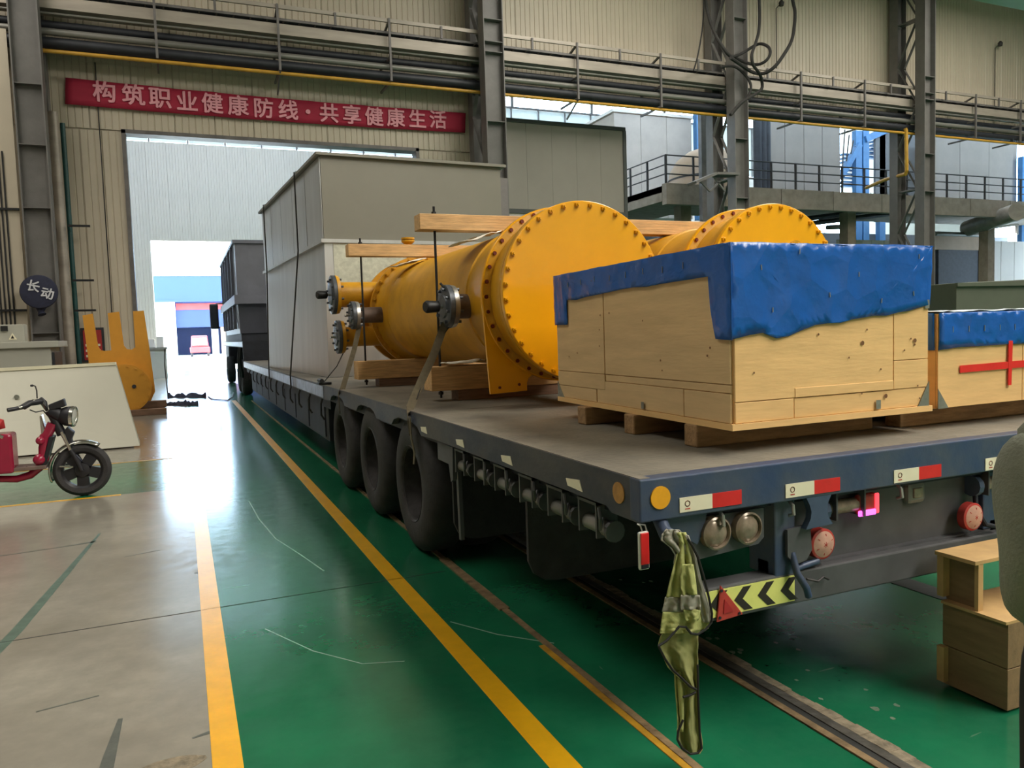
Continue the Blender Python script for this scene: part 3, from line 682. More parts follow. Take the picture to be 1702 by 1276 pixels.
# small plugged port in the cover
pp = VC+Vector((.30, -.001, .385))
MB().lathe([(0, .085), (-.012, .085), (-.012, 0)], VC+Vector((.2, 0, .28)), 'Y', 24, close=False).build('cover_port', 'yellow_old', v1)
for a in (1.1, 2.0): MB().lathe([(-.012, .018), (-.03, .018), (-.03, 0)], VC+Vector((.2+math.cos(a)*.055, 0, .28+math.sin(a)*.055)), 'Y', 6, close=False).build('port_bolt', 'yellow_old', v1)
def nozzle(c, x_shell, r, rf, pipe_mat, knob=True, tilt=0):
    """side branch pointing -X: pipe, welding flange, blind flange with bolts, valve knob"""
    c = Vector(c); xa = c.x
    nz = MB().lathe([(0.08, r*1.0), (x_shell-xa+.02, r)], c, 'X', 28, close=False).build('branch_pipe', pipe_mat, v1, smooth=True)
    MB().lathe([(.085, r*.8), (.085, rf*.96), (.05, rf), (.045, rf), (.045, r*.8)], c, 'X', 36, close=False).build('weld_flange', 'steel' if pipe_mat != 'yellow_old' else 'yellow_old', nz, smooth=True)
    bf = MB().lathe([(.042, rf), (.004, rf), (0, rf*.97), (0, rf*.55), (-.012, rf*.5), (-.012, 0)], c, 'X', 36, close=False).build('blind_flange', 'grey_flange', nz, smooth=True)
    for i in range(8):
        a = i*math.pi/4+.3; MB().lathe([(-.024, .014), (.12, .014)], c+Vector((0, math.cos(a)*rf*.8, math.sin(a)*rf*.8)), 'X', 6).build('flange_bolt', 'grey_flange', bf)
    MB().tube([c+Vector((-.01, 0, 0)), c+Vector((-.07, 0, 0))], .014, 8).build('valve_stem', 'steel', bf)
    if knob:
        MB().lathe([(-.05, .0), (-.05, .03), (-.06, .045), (-.16, .05), (-.175, .04), (-.175, 0)], c, (Vector((.97, .25, 0)), Vector((-.25, .97, 0)), Vector((0, 0, 1))), 20, close=False).build('valve_knob', 'black', bf, smooth=True)
nozzle((1.965, 5.98, 1.865), 2.22, .1, .175, 'rusty_pipe')
MB().tube([(2.0, 5.95, 2.02), (1.97, 5.95, 2.01), (1.93, 5.94, 2.05)], .01, 6).build('bolt_end', 'strap_dark', v1)
n2 = P(583, 524, 'X', 1.80); nozzle(n2, 2.2, .09, .16, 'rusty_pipe', knob=False)
n3 = P(550, 490, 'X', 1.62); n3.y = 9.3; n3 = P(550, 490, 'Y', 9.3); nozzle(n3, 2.3, .15, .23, 'yellow_old')
n4 = P(559, 560, 'Y', 9.3); nozzle(n4, 2.3, .12, .2, 'yellow_old', knob=False)
tv = P(671, 402, 'Y', 9.2)
MB().lathe([(-.25, .025), (0, .025), (0, .04), (.015, .06), (.03, .08), (.05, .08), (.055, .05), (.06, .08), (.08, .08), (.09, 0)], (2.6, 9.2, tv.z-.03), 'Z', 16, close=False).build('vent_valve', 'yellow_old', v1, smooth=True)
v2 = dup_tree(v1, None, (4.40, 4.9, TZ+.02))
tag(v2, 'second yellow vessel, standing farther right, with a small round port in its cover', 'vessel', 'yellow pressure vessels')
for ch in list(v1.children):
    if ch.name.startswith(('cover_port', 'port_bolt')): bpy.data.objects.remove(ch)
# ---------------------------------------------------------------- timber clamps round the vessels
def clamp(dx, y, lx0, tz, near, side):
    """top beam, lower beam, packer and rods"""
    w = 'near' if near else 'far'; which = 'left-hand' if side == 0 else 'right-hand'
    end = 'covered end' if near else 'branch end'
    x0 = lx0+dx; x1 = 3.62+dx
    o = tag(B((x0, y, tz), (x1, y+.16, tz+.13)).build('timber_beam', 'timber', None, .006, org=(x0, y, tz)), f'upper clamp timber across the {which} yellow vessel near its {end}', 'beam', 'clamp timbers')
    xb = 3.5+dx
    tag(B((x0+.04, y-.02, 1.175), (xb, y+.2, 1.375)).build('timber_beam', 'timber', None, .006, org=(x0+.04, y, 1.17)), f'thick lower timber under the {which} yellow vessel near its {end}', 'beam', 'clamp timbers')
    tag(B((x0+.27, y-.01, TZ), (xb-.12, y+.17, 1.175)).build('timber_packer', 'timber_dark', None, .006, org=(x0+.27, y, TZ)), f'low packing timber on the deck under the {which} vessel near its {end}', 'timber', 'packing timbers')
    for i, x in enumerate((x0+.15, x1-.2)):
        r = thing('threaded_rod', (x, y+.08, 1.15), f'{"left" if i == 0 else "right"} black threaded rod clamping the {which} vessel near its {end}', 'rod', 'clamp rods')
        MB().tube([(x, y+.08, 1.11), (x, y+.08, tz+.2)], .011, 8).build('rod', 'black', r)
        for z in (1.15, tz+.145): MB().lathe([(-.012, .022), (.012, .022)], (x, y+.08, z), 'Z', 6).build('nut', 'black', r)
for side, dx in ((0, 0), (1, 1.68)):
    clamp(dx, 6.14, 1.84, 2.50, True, side); clamp(dx, 8.45, 1.72, 2.52, False, side)
def rag(name, pts, z, label):
    mb = MB(); k = []
    for i in range(9):
        for j in range(5):
            u, v = i/8, j/4; p = pts[0].lerp(pts[1], u).lerp(pts[3].lerp(pts[2], u), v)
            mb.v.append(p+Vector((0, 0, .025*noise.noise(p*9)+.012)))
    for i in range(8):
        for j in range(4): a = i*5+j; mb.f.append((a, a+1, a+6, a+5))
    return tag(mb.build(name, 'white_cloth', solid=.006, smooth=True), label, 'cloth')
rag('padding_cloth', [Vector(p) for p in ((1.95, 6.08, 1.39), (2.25, 6.0, 1.40), (2.45, 6.3, 1.39), (2.1, 6.36, 1.39))], 0, 'white rag tucked between lower timber and the left yellow vessel')
rag('padding_cloth', [Vector(p) for p in ((2.15, 6.0, 2.38), (2.5, 6.0, 2.475), (2.5, 6.36, 2.475), (2.15, 6.36, 2.38))], 0, 'white padding strip under the nearer upper clamp timber')
rag('padding_cloth', [Vector(p) for p in ((2.2, 8.3, 2.40), (2.55, 8.3, 2.48), (2.55, 8.7, 2.48), (2.2, 8.7, 2.40))], 0, 'white padding strip under the farther upper clamp timber')
# ---------------------------------------------------------------- ratchet straps
def ribbon(name, pts, w, mat, label, ups=None):
    mb = MB(); pts = [Vector(p) for p in pts]; N = len(pts); L = []
    for i, p in enumerate(pts):
        d = (pts[min(i+1, N-1)]-pts[max(i-1, 0)]).normalized(); n_ = Vector((0, 1, 0)) if ups is None else Vector(ups[i])
        s = (n_-d*n_.dot(d)).normalized(); L.append((p-s*w/2, p+s*w/2, d.cross(s).normalized()*.003))
    for i in range(N-1):
        a, b, n_ = L[i]; c, d, n2_ = L[i+1]
        mb.hexa([a-n_, b-n_, d-n2_, c-n2_], [a+n_, b+n_, d+n2_, c+n2_])
    return tag(mb.build(name, mat), label, 'strap')
ribbon('ratchet_strap', [(2.06, 6.02, 1.80), (1.95, 5.96, 1.70), (1.83, 5.85, 1.50), (1.68, 5.72, 1.30), (1.54, 5.58, 1.11), (1.495, 5.5, 1.06), (1.495, 5.46, .92)], .062, 'strap_grey', 'broad grey webbing strap from the near side branch down to the deck edge', [(.58, -.22, -.32)]*5+[(.3, 1, .1)]*2)
ribbon('ratchet_strap', [(1.99, 5.95, 1.70), (1.86, 5.93, 1.55), (1.72, 5.78, 1.34), (1.60, 5.62, 1.16)], .03, 'strap_dark', 'narrow dark strap tail beside the broad grey webbing strap')
ribbon('ratchet_strap', [(1.495, 5.44, 1.05), (1.49, 5.40, .9), (1.50, 5.37, .8), (1.49, 5.36, .72)], .035, 'strap_grey', 'loose grey strap end dangling over the rearmost trailer tyre')
ribbon('ratchet_strap', [(n2.x+.1, n2.y, n2.z-.1), (1.8, n2.y-.1, 1.5), (1.56, 8.3, 1.10), (1.495, 8.2, 1.05), (1.49, 8.15, .85)], .055, 'strap_grey', 'grey webbing strap at the branch end of the left vessel', [(.58, -.22, -.32)]*3+[(.3, 1, .1)]*2)
ribbon('ratchet_strap', [(n4.x+.08, n4.y, n4.z-.18), (1.7, 9.35, 1.3), (1.52, 9.35, 1.1)], .04, 'strap_dark', 'short dark strap from the lower grey flange to the deck edge')
rk = thing('strap_ratchet', (1.52, 9.35, TZ), 'black strap ratchet sitting on the deck edge beside the grey casing', 'ratchet')
B((1.47, 9.28, 1.09), (1.62, 9.42, 1.12)).build('ratchet_body', 'black', rk, .008); MB().tube([(1.5, 9.25, 1.14), (1.5, 9.45, 1.14)], .025, 10).build('spindle', 'black', rk)
# ---------------------------------------------------------------- plywood crates
def lerp2(q, u, v): return q[0].lerp(q[1], u).lerp(q[3].lerp(q[2], u), v)
def plank_face(root, q, cells, nrm, mat, t=.012, name='plywood_board'):
    """q = 4 corners (bl, br, tr, tl); cells = (u0,v0,u1,v1) boards standing proud"""
    for c in cells:
        u0, v0, u1, v1 = c[:4]; tt = t*(c[4] if len(c) > 4 else 1); g = .0022
        b = [lerp2(q, u0+g, v0+g), lerp2(q, u1-g, v0+g), lerp2(q, u1-g, v1-g), lerp2(q, u0+g, v1-g)]
        MB().hexa(b, [p+nrm*tt for p in b]).build(name, mat, root, .002)
ZB, ZT = 1.19, 1.985
ca, cb_, cc, cd = Vector((2.175, 2.69, 0)), Vector((3.36, 2.70, 0)), Vector((3.43, 4.52, 0)), Vector((2.25, 4.5, 0))
c1 = thing('plywood_crate', (2.75, 3.6, TZ), 'large plywood crate under a blue tarp at the rear of the trailer', 'crate')
z_ = lambda p, z: Vector((p.x, p.y, z))
MB().hexa([z_(p, ZB+.02) for p in (ca, cb_, cc, cd)], [z_(p, ZT-.005) for p in (ca, cb_, cc, cd)]).build('crate_body', 'ply_light', c1)
MB().hexa([z_(p, ZB) for p in (ca-Vector((.02, .02, 0)), cb_+Vector((.02, -.02, 0)), cc, cd-Vector((.02, 0, 0)))], [z_(p, ZB+.028) for p in (ca-Vector((.02, .02, 0)), cb_+Vector((.02, -.02, 0)), cc, cd-Vector((.02, 0, 0)))]).build('base_board', 'ply_light', c1)
qr = [z_(ca, ZB+.028), z_(cb_, ZB+.028), z_(cb_, ZT), z_(ca, ZT)]; nr = Vector((0, -1, 0))
plank_face(c1, qr, [(0, .12, .80, 1), (.80, .30, 1, 1), (.80, .12, 1, .30), (0, 0, .28, .12), (.28, .0, 1, .12, .8), (.28, .12, .8, .18, 1.25)], nr, 'ply_light')
ql = [z_(cd, ZB+.028), z_(ca, ZB+.028), z_(ca, ZT), z_(cd, ZT)]; nl = Vector((-1, .04, 0)).normalized()
plank_face(c1, ql, [(0, .22, .36, 1), (.36, .22, 1, 1, .9), (0, .10, .36, .22), (.36, .17, 1, .22, .7), (0, 0, .3, .10), (.3, 0, .80, .17, .85), (.80, 0, 1, .17)], nl, 'ply_side_shaded')
M('knot', srgb(120, 80, 46), .8, var=.3, scale=40)
rk_ = random.Random(5)
for i in range(15):
    p = lerp2(qr, rk_.uniform(.06, .97), rk_.uniform(.05, .55)); MB().lathe([(-.0165, .0), (-.0165, rk_.choice((.005, .006, .011)))], p, 'Y', 8, close=False).build('knot', 'knot', c1)
for i in range(12):
    p = lerp2(ql, rk_.uniform(.06, .97), rk_.uniform(.25, .75)); MB().lathe([(-.0165, .0), (-.0165, rk_.choice((.005, .006, .010)))], p, 'X', 8, close=False).build('knot', 'knot', c1)
M('clip', srgb(150, 150, 140), .4, .5, var=.2, scale=20)
def clip(p, dirs, s=.03):
    a, b = dirs; MB().hexa([p, p+a*s, p+a*s+b*s*1.4, p+b*s*1.4], [v+Vector((-.004, -.004, 0)) for v in (p, p+a*s, p+a*s+b*s*1.4, p+b*s*1.4)]).build('metal_clip', 'clip', c1)
X1, Z1, Y1 = Vector((1, 0, 0)), Vector((0, 0, 1)), Vector((0, 1, 0))
clip(lerp2(qr, .70, .01)+nr*.016, (X1, Z1)); clip(lerp2(qr, .975, .62)+nr*.016, (X1, Z1)); clip(lerp2(ql, .6, .01)+nl*.016, (Y1, Z1), .025); clip(lerp2(ql, .02, .62)+nl*.016, (Y1, Z1), .03)
p = lerp2(qr, 1, 0)+nr*.017; MB().prism([(0, 0), (-.075, 0), (0, .12)], lambda u, v, t: p+Vector((u, t, v)), 0, .004).build('corner_plate', 'clip', c1)
p2_ = lerp2(ql, 0, 0)+nl*.017; MB().prism([(0, 0), (-.09, 0), (0, .10)], lambda u, v, t: p2_+Vector((t, u, v)), 0, .004).build('corner_plate', 'clip', c1)
for i, y in enumerate((2.93, 3.47, 4.0)):
    B((2.16, y, TZ), (3.26, y+.1, ZB)).build('skid', 'skid_wood', c1, .008)
# blue tarp, cut raggedly: lid, rear drape and left drape
def sheet_poly(name, outline, fn, nrm, parent, mat='tarp_blue', amp=.0028, cuts=5, thick=.003):
    bm = bmesh.new(); vs = [bm.verts.new(fn(u, v)) for u, v in outline]; bm.faces.new(vs)
    bm.normal_update(); bmesh.ops.triangulate(bm, faces=bm.faces[:])
    for k in range(cuts):
        es = [e for e in bm.edges if e.calc_length() > .06]
        if not es: break
        bmesh.ops.subdivide_edges(bm, edges=es, cuts=1); bmesh.ops.triangulate(bm, faces=[f for f in bm.faces if len(f.verts) > 3])
    for v in bm.verts:
        q = v.co*7; w = 1-abs(noise.noise(q))*2.2; w2 = 1-abs(noise.noise(v.co*17+Vector((3, 1, 7))))*2.2
        v.co += nrm*(amp*(1.6*max(0, w)+.8*max(0, w2))+.002)
    mb = MB(); bm.verts.ensure_lookup_table(); mb.v = [v.co.copy() for v in bm.verts]; mb.f = [tuple(v.index for v in f.verts) for f in bm.faces]; bm.free()
    o = mb.build(name, mat, parent, smooth='all'); md = o.modifiers.new('solid', 'SOLIDIFY'); md.thickness = thick
    return o
tp = thing('blue_tarp', (2.75, 3.6, ZT), 'creased blue plastic tarp stapled over the top of the large crate', 'tarp')
rn = random.Random(2)
low = [(u/16, (.475 if u == 0 else .475+.155*(u/16)+.014*rn.uniform(-1, 1)-(.02 if 2 < u < 6 else 0))) for u in range(17)]
low[0] = (-.022, .475); out = low+[(1.012, 1.012), (-.022, 1.012)]
FR = lambda q, nrm, off: (lambda u, v: lerp2(q, u, v)+nrm*off)
sheet_poly('rear_drape', out, FR(qr, nr, .018), nr, tp)
zl = lambda x, y: None
def uvl(x, y):
    """left face: survey point to face (u,v)"""
    q = P(x, y, 'X', 2.2); return ((4.5-q.y)/(4.5-2.69), (q.z-ZB-.028)/(ZT-ZB-.028))
lo_l = [(-.003, .60), (.10, .60), (.102, .80)]+[(.102+.76*t/10, .80+.035*t/10-.012*rn.uniform(-1, 1)) for t in range(1, 10)]+[(.925, .84), (.935, .6), (.95, .48), (1.016, .472), (1.016, 1.012), (-.003, 1.012)]
sheet_poly('side_drape', lo_l, FR(ql, nl, .018), nl, tp)
qt = [z_(ca, ZT+.004)+Vector((-.02, -.022, 0)), z_(cb_, ZT+.004)+Vector((.02, -.022, 0)), z_(cc, ZT+.004), z_(cd, ZT+.004)+Vector((-.02, 0, 0))]
sheet_poly('lid_sheet', [(0, 0), (1, 0), (1, 1), (0, 1)], lambda u, v: lerp2(qt, u, v), Vector((0, 0, 1)), tp, amp=.003)
# second, lower crate with red tape cross
c2 = thing('plywood_crate', (4.05, 3.5, TZ), 'lower plywood crate with a red tape cross at the right end of the deck', 'crate')
A2, B2, C2, D2 = Vector((3.475, 2.74, 0)), Vector((4.66, 2.75, 0)), Vector((4.68, 4.1, 0)), Vector((3.49, 4.1, 0)); T2 = 1.665
MB().hexa([z_(p, ZB) for p in (A2, B2, C2, D2)], [z_(p, T2) for p in (A2, B2, C2, D2)]).build('crate_body', 'ply_light', c2)
q2 = [z_(A2, ZB), z_(B2, ZB), z_(B2, T2), z_(A2, T2)]
plank_face(c2, q2, [(0, 0, .55, 1), (.55, 0, 1, 1, .9)], nr, 'ply_light')
p = z_(A2, ZB)+nr*.017; MB().prism([(0, 0), (.075, 0), (0, .1)], lambda u, v, t: p+Vector((u, t, v)), 0, .004).build('corner_plate', 'clip', c2)
M('tape_red', srgb(228, 46, 40), .35, var=.06, scale=20)
tu = lambda x, y: P(x, y, 'Y', 2.725)
h0, h1 = tu(1595, 613), tu(1702, 603); dz = Vector((0, 0, .026))
MB().hexa([h0-dz*.75, h1+Vector((.1, 0, .0))-dz*.8, h1+Vector((.1, 0, 0))+dz*.6, h0+dz*.65], [v+nr*.003 for v in (h0-dz*.75, h1+Vector((.1, 0, 0))-dz*.8, h1+Vector((.1, 0, 0))+dz*.6, h0+dz*.65)]).build('red_tape', 'tape_red', c2)
g0, g1 = tu(1676, 640), tu(1679, 566); dx = Vector((.016, 0, 0))
MB().hexa([g0-dx*.3, g0+dx*1.2, g1+dx, g1-dx], [v+nr*.004 for v in (g0-dx*.3, g0+dx*1.2, g1+dx, g1-dx)]).build('red_tape', 'tape_red', c2)
for y in (2.88, 3.5): B((3.4, y, TZ), (4.6, y+.1, ZB)).build('skid', 'skid_wood', c2, .008)
M('staple', srgb(180, 180, 176), .3, .8)
tp2 = thing('blue_tarp', (4.05, 3.5, T2), 'narrow blue tarp edge round the top of the lower crate', 'tarp')
sheet_poly('rear_drape', [(0, .62)]+[(i/8, .63+.03*i/8+.01*rn.uniform(-1, 1)) for i in range(1, 9)]+[(1, 1.01), (0, 1.01)], FR(q2, nr, .016), nr, tp2, amp=.004)
q2l = [z_(D2, ZB), z_(A2, ZB), z_(A2, T2), z_(D2, T2)]
sheet_poly('side_drape', [(0, .62), (1, .62), (1, 1.01), (0, 1.01)], FR(q2l, Vector((-1, 0, 0)), .006), Vector((-1, 0, 0)), tp2, amp=.004)
q2t = [z_(A2, T2+.003)+Vector((-.01, -.02, 0)), z_(B2, T2+.003)+Vector((0, -.02, 0)), z_(C2, T2+.003), z_(D2, T2+.003)]
M('tarp_white', srgb(205, 212, 222), .4, var=.08, scale=4, bump=.3, bscale=9)
sheet_poly('lid_sheet', [(0, 0), (1, 0), (1, 1), (0, 1)], lambda u, v: lerp2(q2t, u, v), Vector((0, 0, 1)), tp2, mat='tarp_white', amp=.005)

for i, (u, v) in enumerate(((.12, .86), (.17, .62), (.3, .95), (.45, .7), (.6, .82), (.72, .66), (.9, .7), (.93, .93))):
    q = lerp2(qr, u, v)+nr*.026; MB().bar(q, q+Vector((.002*(i % 3-1), 0, .022)), .004, .003).build('staple', 'staple', tp)
for i in range(8):
    q = lerp2(ql, .12+.1*i, .90+.005*(i % 3))+nl*.026; MB().bar(q, q+Vector((0, .003*(i % 3-1), .03)), .004, .003).build('staple', 'staple', tp)
for i in range(5):
    q = lerp2(q2, .08+.1*i, .8)+nr*.024; MB().bar(q, q+Vector((0, 0, .03)), .004, .003).build('staple', 'staple', tp2)
# ---------------------------------------------------------------- laced steel columns
CF, CR = 21.2, 22.45
def column(xl, xr, zs, label, top=15.0):
    c = thing('steel_column', ((xl+xr)/2, CF, 0), label, 'column', 'laced steel columns along the back wall')
    for xa in (xl, xr-.03): B((xa, CF, 0), (xa+.03, CF+.42, top)).build('flange', 'column_paint', c)
    B((xl+.03, CF+.20, 0), (xr-.03, CF+.22, top)).build('web', 'column_paint', c)
    for z in zs: B((xl+.03, CF+.02, z), (xr-.03, CF+.20, z+.02)).build('stiffener', 'column_paint', c)
    for xa in (xl+.06, xr-.08): B((xa, CR, 0), (xa+.02, CR+.38, top)).build('rear_flange', 'column_paint', c)
    B((xl+.08, CR+.18, 0), (xr-.08, CR+.20, top)).build('rear_web', 'column_paint', c)
    z = .2; k = 0
    while z < top-1.7:
        for xa in (xl+.1, xr-.12):
            a, b = (CF+.4, CR+.02) if k % 2 == 0 else (CR+.02, CF+.4)
            MB().bar((xa, a, z), (xa, b, z+1.55), .02, .11, (1, 0, 0)).build('lacing_bar', 'column_paint', c)
        if k % 2 == 0: MB().bar(((xl+xr)/2, CF+.4, z), ((xl+xr)/2, CR+.05, z), .3, .05).build('batten', 'column_paint', c)
        z += 1.6; k += 1
def zs(x, ys): return [P(x, y, 'Y', CF+.1).z for y in ys]
column(-3.22, -2.61, zs(40, (140, 241, 346, 555)), 'steel column at the far left carrying the covered fan')
column(8.48, 9.1, zs(820, (34, 71, 88, 203, 300)), 'steel column right of the red banner')
column(17.38, 17.95, zs(1232, (32, 232, 330)), 'steel column with black cables looped in front of it')
column(26.26, 26.84, zs(1546, (129, 156, 167, 257, 319)), 'steel column farthest right, above the lower crate')
# ---------------------------------------------------------------- pipe rack along the back wall
def tagd(mb, name, mat, label, cat, group=None, **k): return tag(mb.build(name, mat, **k), label, cat, group)
X0, X1_ = -15.9, 47.9
def pipe(z, y, r, mat, label, x0=X0, x1=X1_, n=14):
    o = MB().tube([(x0, y, z), (x1, y, z)], r, n).build('pipe', mat, smooth=True); return tag(o, label, 'pipe', 'pipes along the back wall')
rk2 = thing('pipe_rack', (9, 21.9, 10.4), 'steel support rack with hangers holding the pipes along the back wall', 'rack')
B((X0, 21.70, 10.36), (X1_, 21.76, 10.46)).build('top_channel', 'pale_duct', rk2)
for x in (263, 466, 650, 960, 1098, 1331, 1437, 1622, 1697):
    px = P(x, 120, 'Y', 21.7).x
    MB().bar((px, 21.69, 8.75), (px, 21.69, 10.46), .06, .06).build('hanger', 'rack_steel', rk2)
    MB().bar((px, 21.69, 8.78), (px, 22.9, 8.78), .05, .06).build('bracket_arm', 'rack_steel', rk2)
    MB().bar((px, 21.69, 9.42), (px, 22.9, 9.42), .05, .06).build('bracket_arm', 'rack_steel', rk2)
    MB().bar((px, 21.69, 10.4), (px, 22.9, 10.1), .05, .06).build('bracket_arm', 'rack_steel', rk2)
    if x in (466, 960): MB().bar((px, 21.7, 8.75), (px, 22.5, 8.35), .04, .05).build('brace', 'rack_steel', rk2)
for x in (362, 560, 735, 885, 1030, 1160, 1275, 1384, 1480, 1572, 1660):
    px = P(x, 100, 'Y', 21.7).x
    MB().bar((px, 21.68, 10.08), (px, 21.68, 10.42), .06, .05).build('short_hanger', 'rack_steel', rk2)
ct = thing('cable_tray', (9, 22.1, 10.2), 'ladder cable tray with dark cables under the top rack channel', 'cable tray')
for y in (21.84, 22.5): B((X0, y, 10.10), (X1_, y+.02, 10.16)).build('tray_rail', 'rack_steel', ct)
src = B((X0, 21.86, 10.11), (X0+.04, 22.5, 10.13)).build('tray_rung', 'rack_steel', ct)
for i in range(1, 150): dup(src, ct, (i*.42, 0, 0))
for i in range(4): MB().tube([(X0, 21.95+i*.14, 10.17), (X1_, 21.95+i*.14, 10.17)], .035, 6).build('tray_cable', 'dark_pipe', ct)
tagd(MB().hexa([(X0, 21.85, 9.74), (X1_, 21.85, 9.74), (X1_, 22.4, 9.74), (X0, 22.4, 9.74)], [(X0, 21.85, 10.02), (X1_, 21.85, 10.02), (X1_, 22.4, 10.02), (X0, 22.4, 10.02)]), 'air_duct', 'pale_duct', 'pale rectangular duct running just below the cable tray', 'duct')
pipe(9.60, 21.8, .028, 'grey_pipe', 'thin grey pipe just under the pale duct', n=8)
pipe(9.45, 22.15, .10, 'dark_pipe', 'dark pipe between the pale duct and the large grey pipe')
pipe(9.20, 21.9, .085, 'grey_pipe', 'large grey pipe in the middle of the rack')
pipe(8.98, 22.0, .125, 'dark_pipe', 'fat dark pipe at the bottom of the rack')
pipe(9.1, 22.55, .15, 'dark_pipe', 'dark pipe added at the back of the rack to stand in for shadow')  # added pipe, a dark backing for the shadow behind the rack
g = thing('gas_pipe', (9, 21.8, 8.7), 'yellow gas pipe below the rack with a drop by the farthest column', 'pipe')
MB().tube([(-2.9, 21.8, 8.71), (X1_, 21.8, 8.71)], .048, 12).build('main_run', 'gas_yellow', g, smooth=True)
e1 = P(1506, 218, 'Y', 21.75); e2 = P(1507, 283, 'Y', 21.75); e3 = P(1440, 312, 'Y', 25.5)
MB().tube([e1+Vector((-.05, 0, .1)), e1, e1.lerp(e2, .5), e2, e2+(e3-e2)*.02+Vector((0, 0, -.12)), e2.lerp(e3, .5), e3], .07, 12).build('drop_run', 'gas_yellow', g, smooth=True)
# ---------------------------------------------------------------- banner
BY = 22.9
tl, bl, tr_, br = (P(*p, 'Y', BY) for p in ((109, 129), (108, 173), (774, 188), (773, 221)))
bn = thing('red_banner', bl, 'long red banner with pale Chinese characters above the doorway', 'banner')
mb = MB(); N = 60
for i in range(N+1):
    t = i/N; s = -.05*math.sin(math.pi*t)
    for j in range(5):
        w = j/4; p = bl.lerp(br, t).lerp(tl.lerp(tr_, t), w)
        mb.v.append(p+Vector((0, -.01-.02*noise.noise(Vector((t*30, w*3, 0))), s+.012*noise.noise(Vector((t*14, w*2, 5))))))
for i in range(N):
    for j in range(4): a = i*5+j; mb.f.append((a, a+5, a+6, a+1))
mb.build('cloth', 'banner_red', bn, smooth='all', solid=.004)
for ch, x, y in (('构', 173.7, 155), ('筑', 221.7, 160), ('职', 266, 165), ('业', 311, 171), ('健', 353, 174), ('康', 396, 178), ('防', 438, 182), ('线', 479, 185), ('·', 512, 188), ('共', 547, 190), ('享', 585, 193), ('健', 622, 196), ('康', 658, 198), ('生', 694, 200), ('活', 728, 201)):
    p = P(x, y, 'Y', BY-.045); ux = (br-bl).normalized()
    text_mesh('letter', ch, .56 if ch != '·' else .9, 'banner_text', bn, frame(p, ux, (0, 0, 1)), .003, .0, bold=.011)
# ---------------------------------------------------------------- left: fan, conduits, pipes, boards
fc = P(65, 485, 'Y', 20.75)
fan = thing('wall_fan', (fc.x, 21.15, fc.z), 'round industrial fan in a navy cloth cover on the far-left column', 'fan')
M('navy_cloth', srgb(44, 46, 66), .85, var=.2, scale=10)
M('chalk_white', srgb(206, 206, 210), .8)
fx = (Vector((.12, -1, 0)).normalized(), Vector((1, .12, 0)).normalized(), Vector((0, 0, 1)))
MB().lathe([(-.2, .30), (-.16, .36), (.05, .385), (.09, .37), (.11, .30), (.115, 0)], fc, fx, 36, close=False).build('fan_cover', 'navy_cloth', fan, smooth=True)
MB().lathe([(-.38, .04), (-.32, .10), (-.2, .30)], fc+Vector((0, 0, 0)), fx, 20, close=False).build('fan_neck', 'navy_cloth', fan, smooth=True)
MB().tube([fc+Vector((0, .1, -.34)), fc+Vector((.0, .08, -.46)), fc+Vector((.02, .06, -.52))], [.12, .06, .09], 12).build('gathered_cloth', 'navy_cloth', fan, smooth=True)
MB().bar(fc+Vector((0, .2, 0)), (fc.x, CF+.2, fc.z), .08).build('bracket', 'dark_steel', fan)
n_ = -fx[0]
for ch, dx, dz in (('长', -.11, .11), ('动', .16, -.06)):
    p = fc+fx[0]*.125+fx[1]*dx+Vector((0, 0, dz))
    text_mesh('letter', ch, .27, 'chalk_white', fan, frame(p, fx[1]+Vector((0, 0, -.25)), Vector((0, 0, 1))+fx[1]*.25), .003, .0, bold=.006)
cdt = thing('conduit_bundle', (-3.75, 21.3, 1.8), 'bundle of black conduits on a pale backing strip left of the fan column', 'conduit')
B((-4.25, 21.42, .9), (-3.3, 21.45, 9)).build('backing_strip', 'cream_panel', cdt)
for i in range(6): MB().tube([(-3.98+i*.085, 21.38, 1.75), (-3.98+i*.085, 21.38, 6.2 if i > 1 else 9)], .019, 8).build('conduit', 'black', cdt)
for z in (4.85, 2.5): B((-4.1, 21.34, z), (-3.3, 21.42, z+.05)).build('clamp_bar', 'black', cdt)
def vpipe(x, y, r, mat, z0, z1, label, cat='pipe'): return tag(MB().tube([(x, y, z0), (x, y, z1)], r, 14).build('riser_pipe', mat, smooth=True), label, cat)
q = P(110, 500, 'Y', 22.3); rp = vpipe(q.x, 22.3, .12, 'pale_duct', 0, 7.4, 'fat cream riser pipe between the fan column and the doorway wall')
M('pipe_green', srgb(28, 72, 70), .4, var=.2, scale=4)
q = P(121, 500, 'Y', 22.5); vpipe(q.x+.05, 22.5, .06, 'pipe_green', 0, 7.2, 'slim dark green riser pipe beside the fat cream one')
for z in (4.6, 2.5, 3.25): B((-2.4, 22.14, z), (-1.92, 22.2, z+.05)).build('pipe_clamp', 'black', rp)
tag(MB().tube([(-1.62, 22.93, 2.0), (-1.62, 22.93, 8.9)], .014, 6).build('wall_cable', 'black'), 'thin black cable running down the cream wall behind the banner', 'cable')
po = thing('notice_board', (-1.55, 22.9, 1.9), 'framed red safety notice on the wall behind the orange pronged plate', 'notice')
a, b = P(133, 545, 'Y', 22.9), P(176, 600, 'Y', 22.9)
B((a.x, 22.88, b.z), (b.x, 22.95, a.z)).build('frame', 'dark_steel', po); B((a.x+.06, 22.865, b.z+.05), (b.x-.06, 22.885, a.z-.06)).build('poster', 'yard_red', po)
for i in range(3): B((a.x+.1, 22.86, b.z+.12+i*.14), (b.x-.1, 22.866, b.z+.18+i*.14)).build('print_line', 'reflect_white', po)
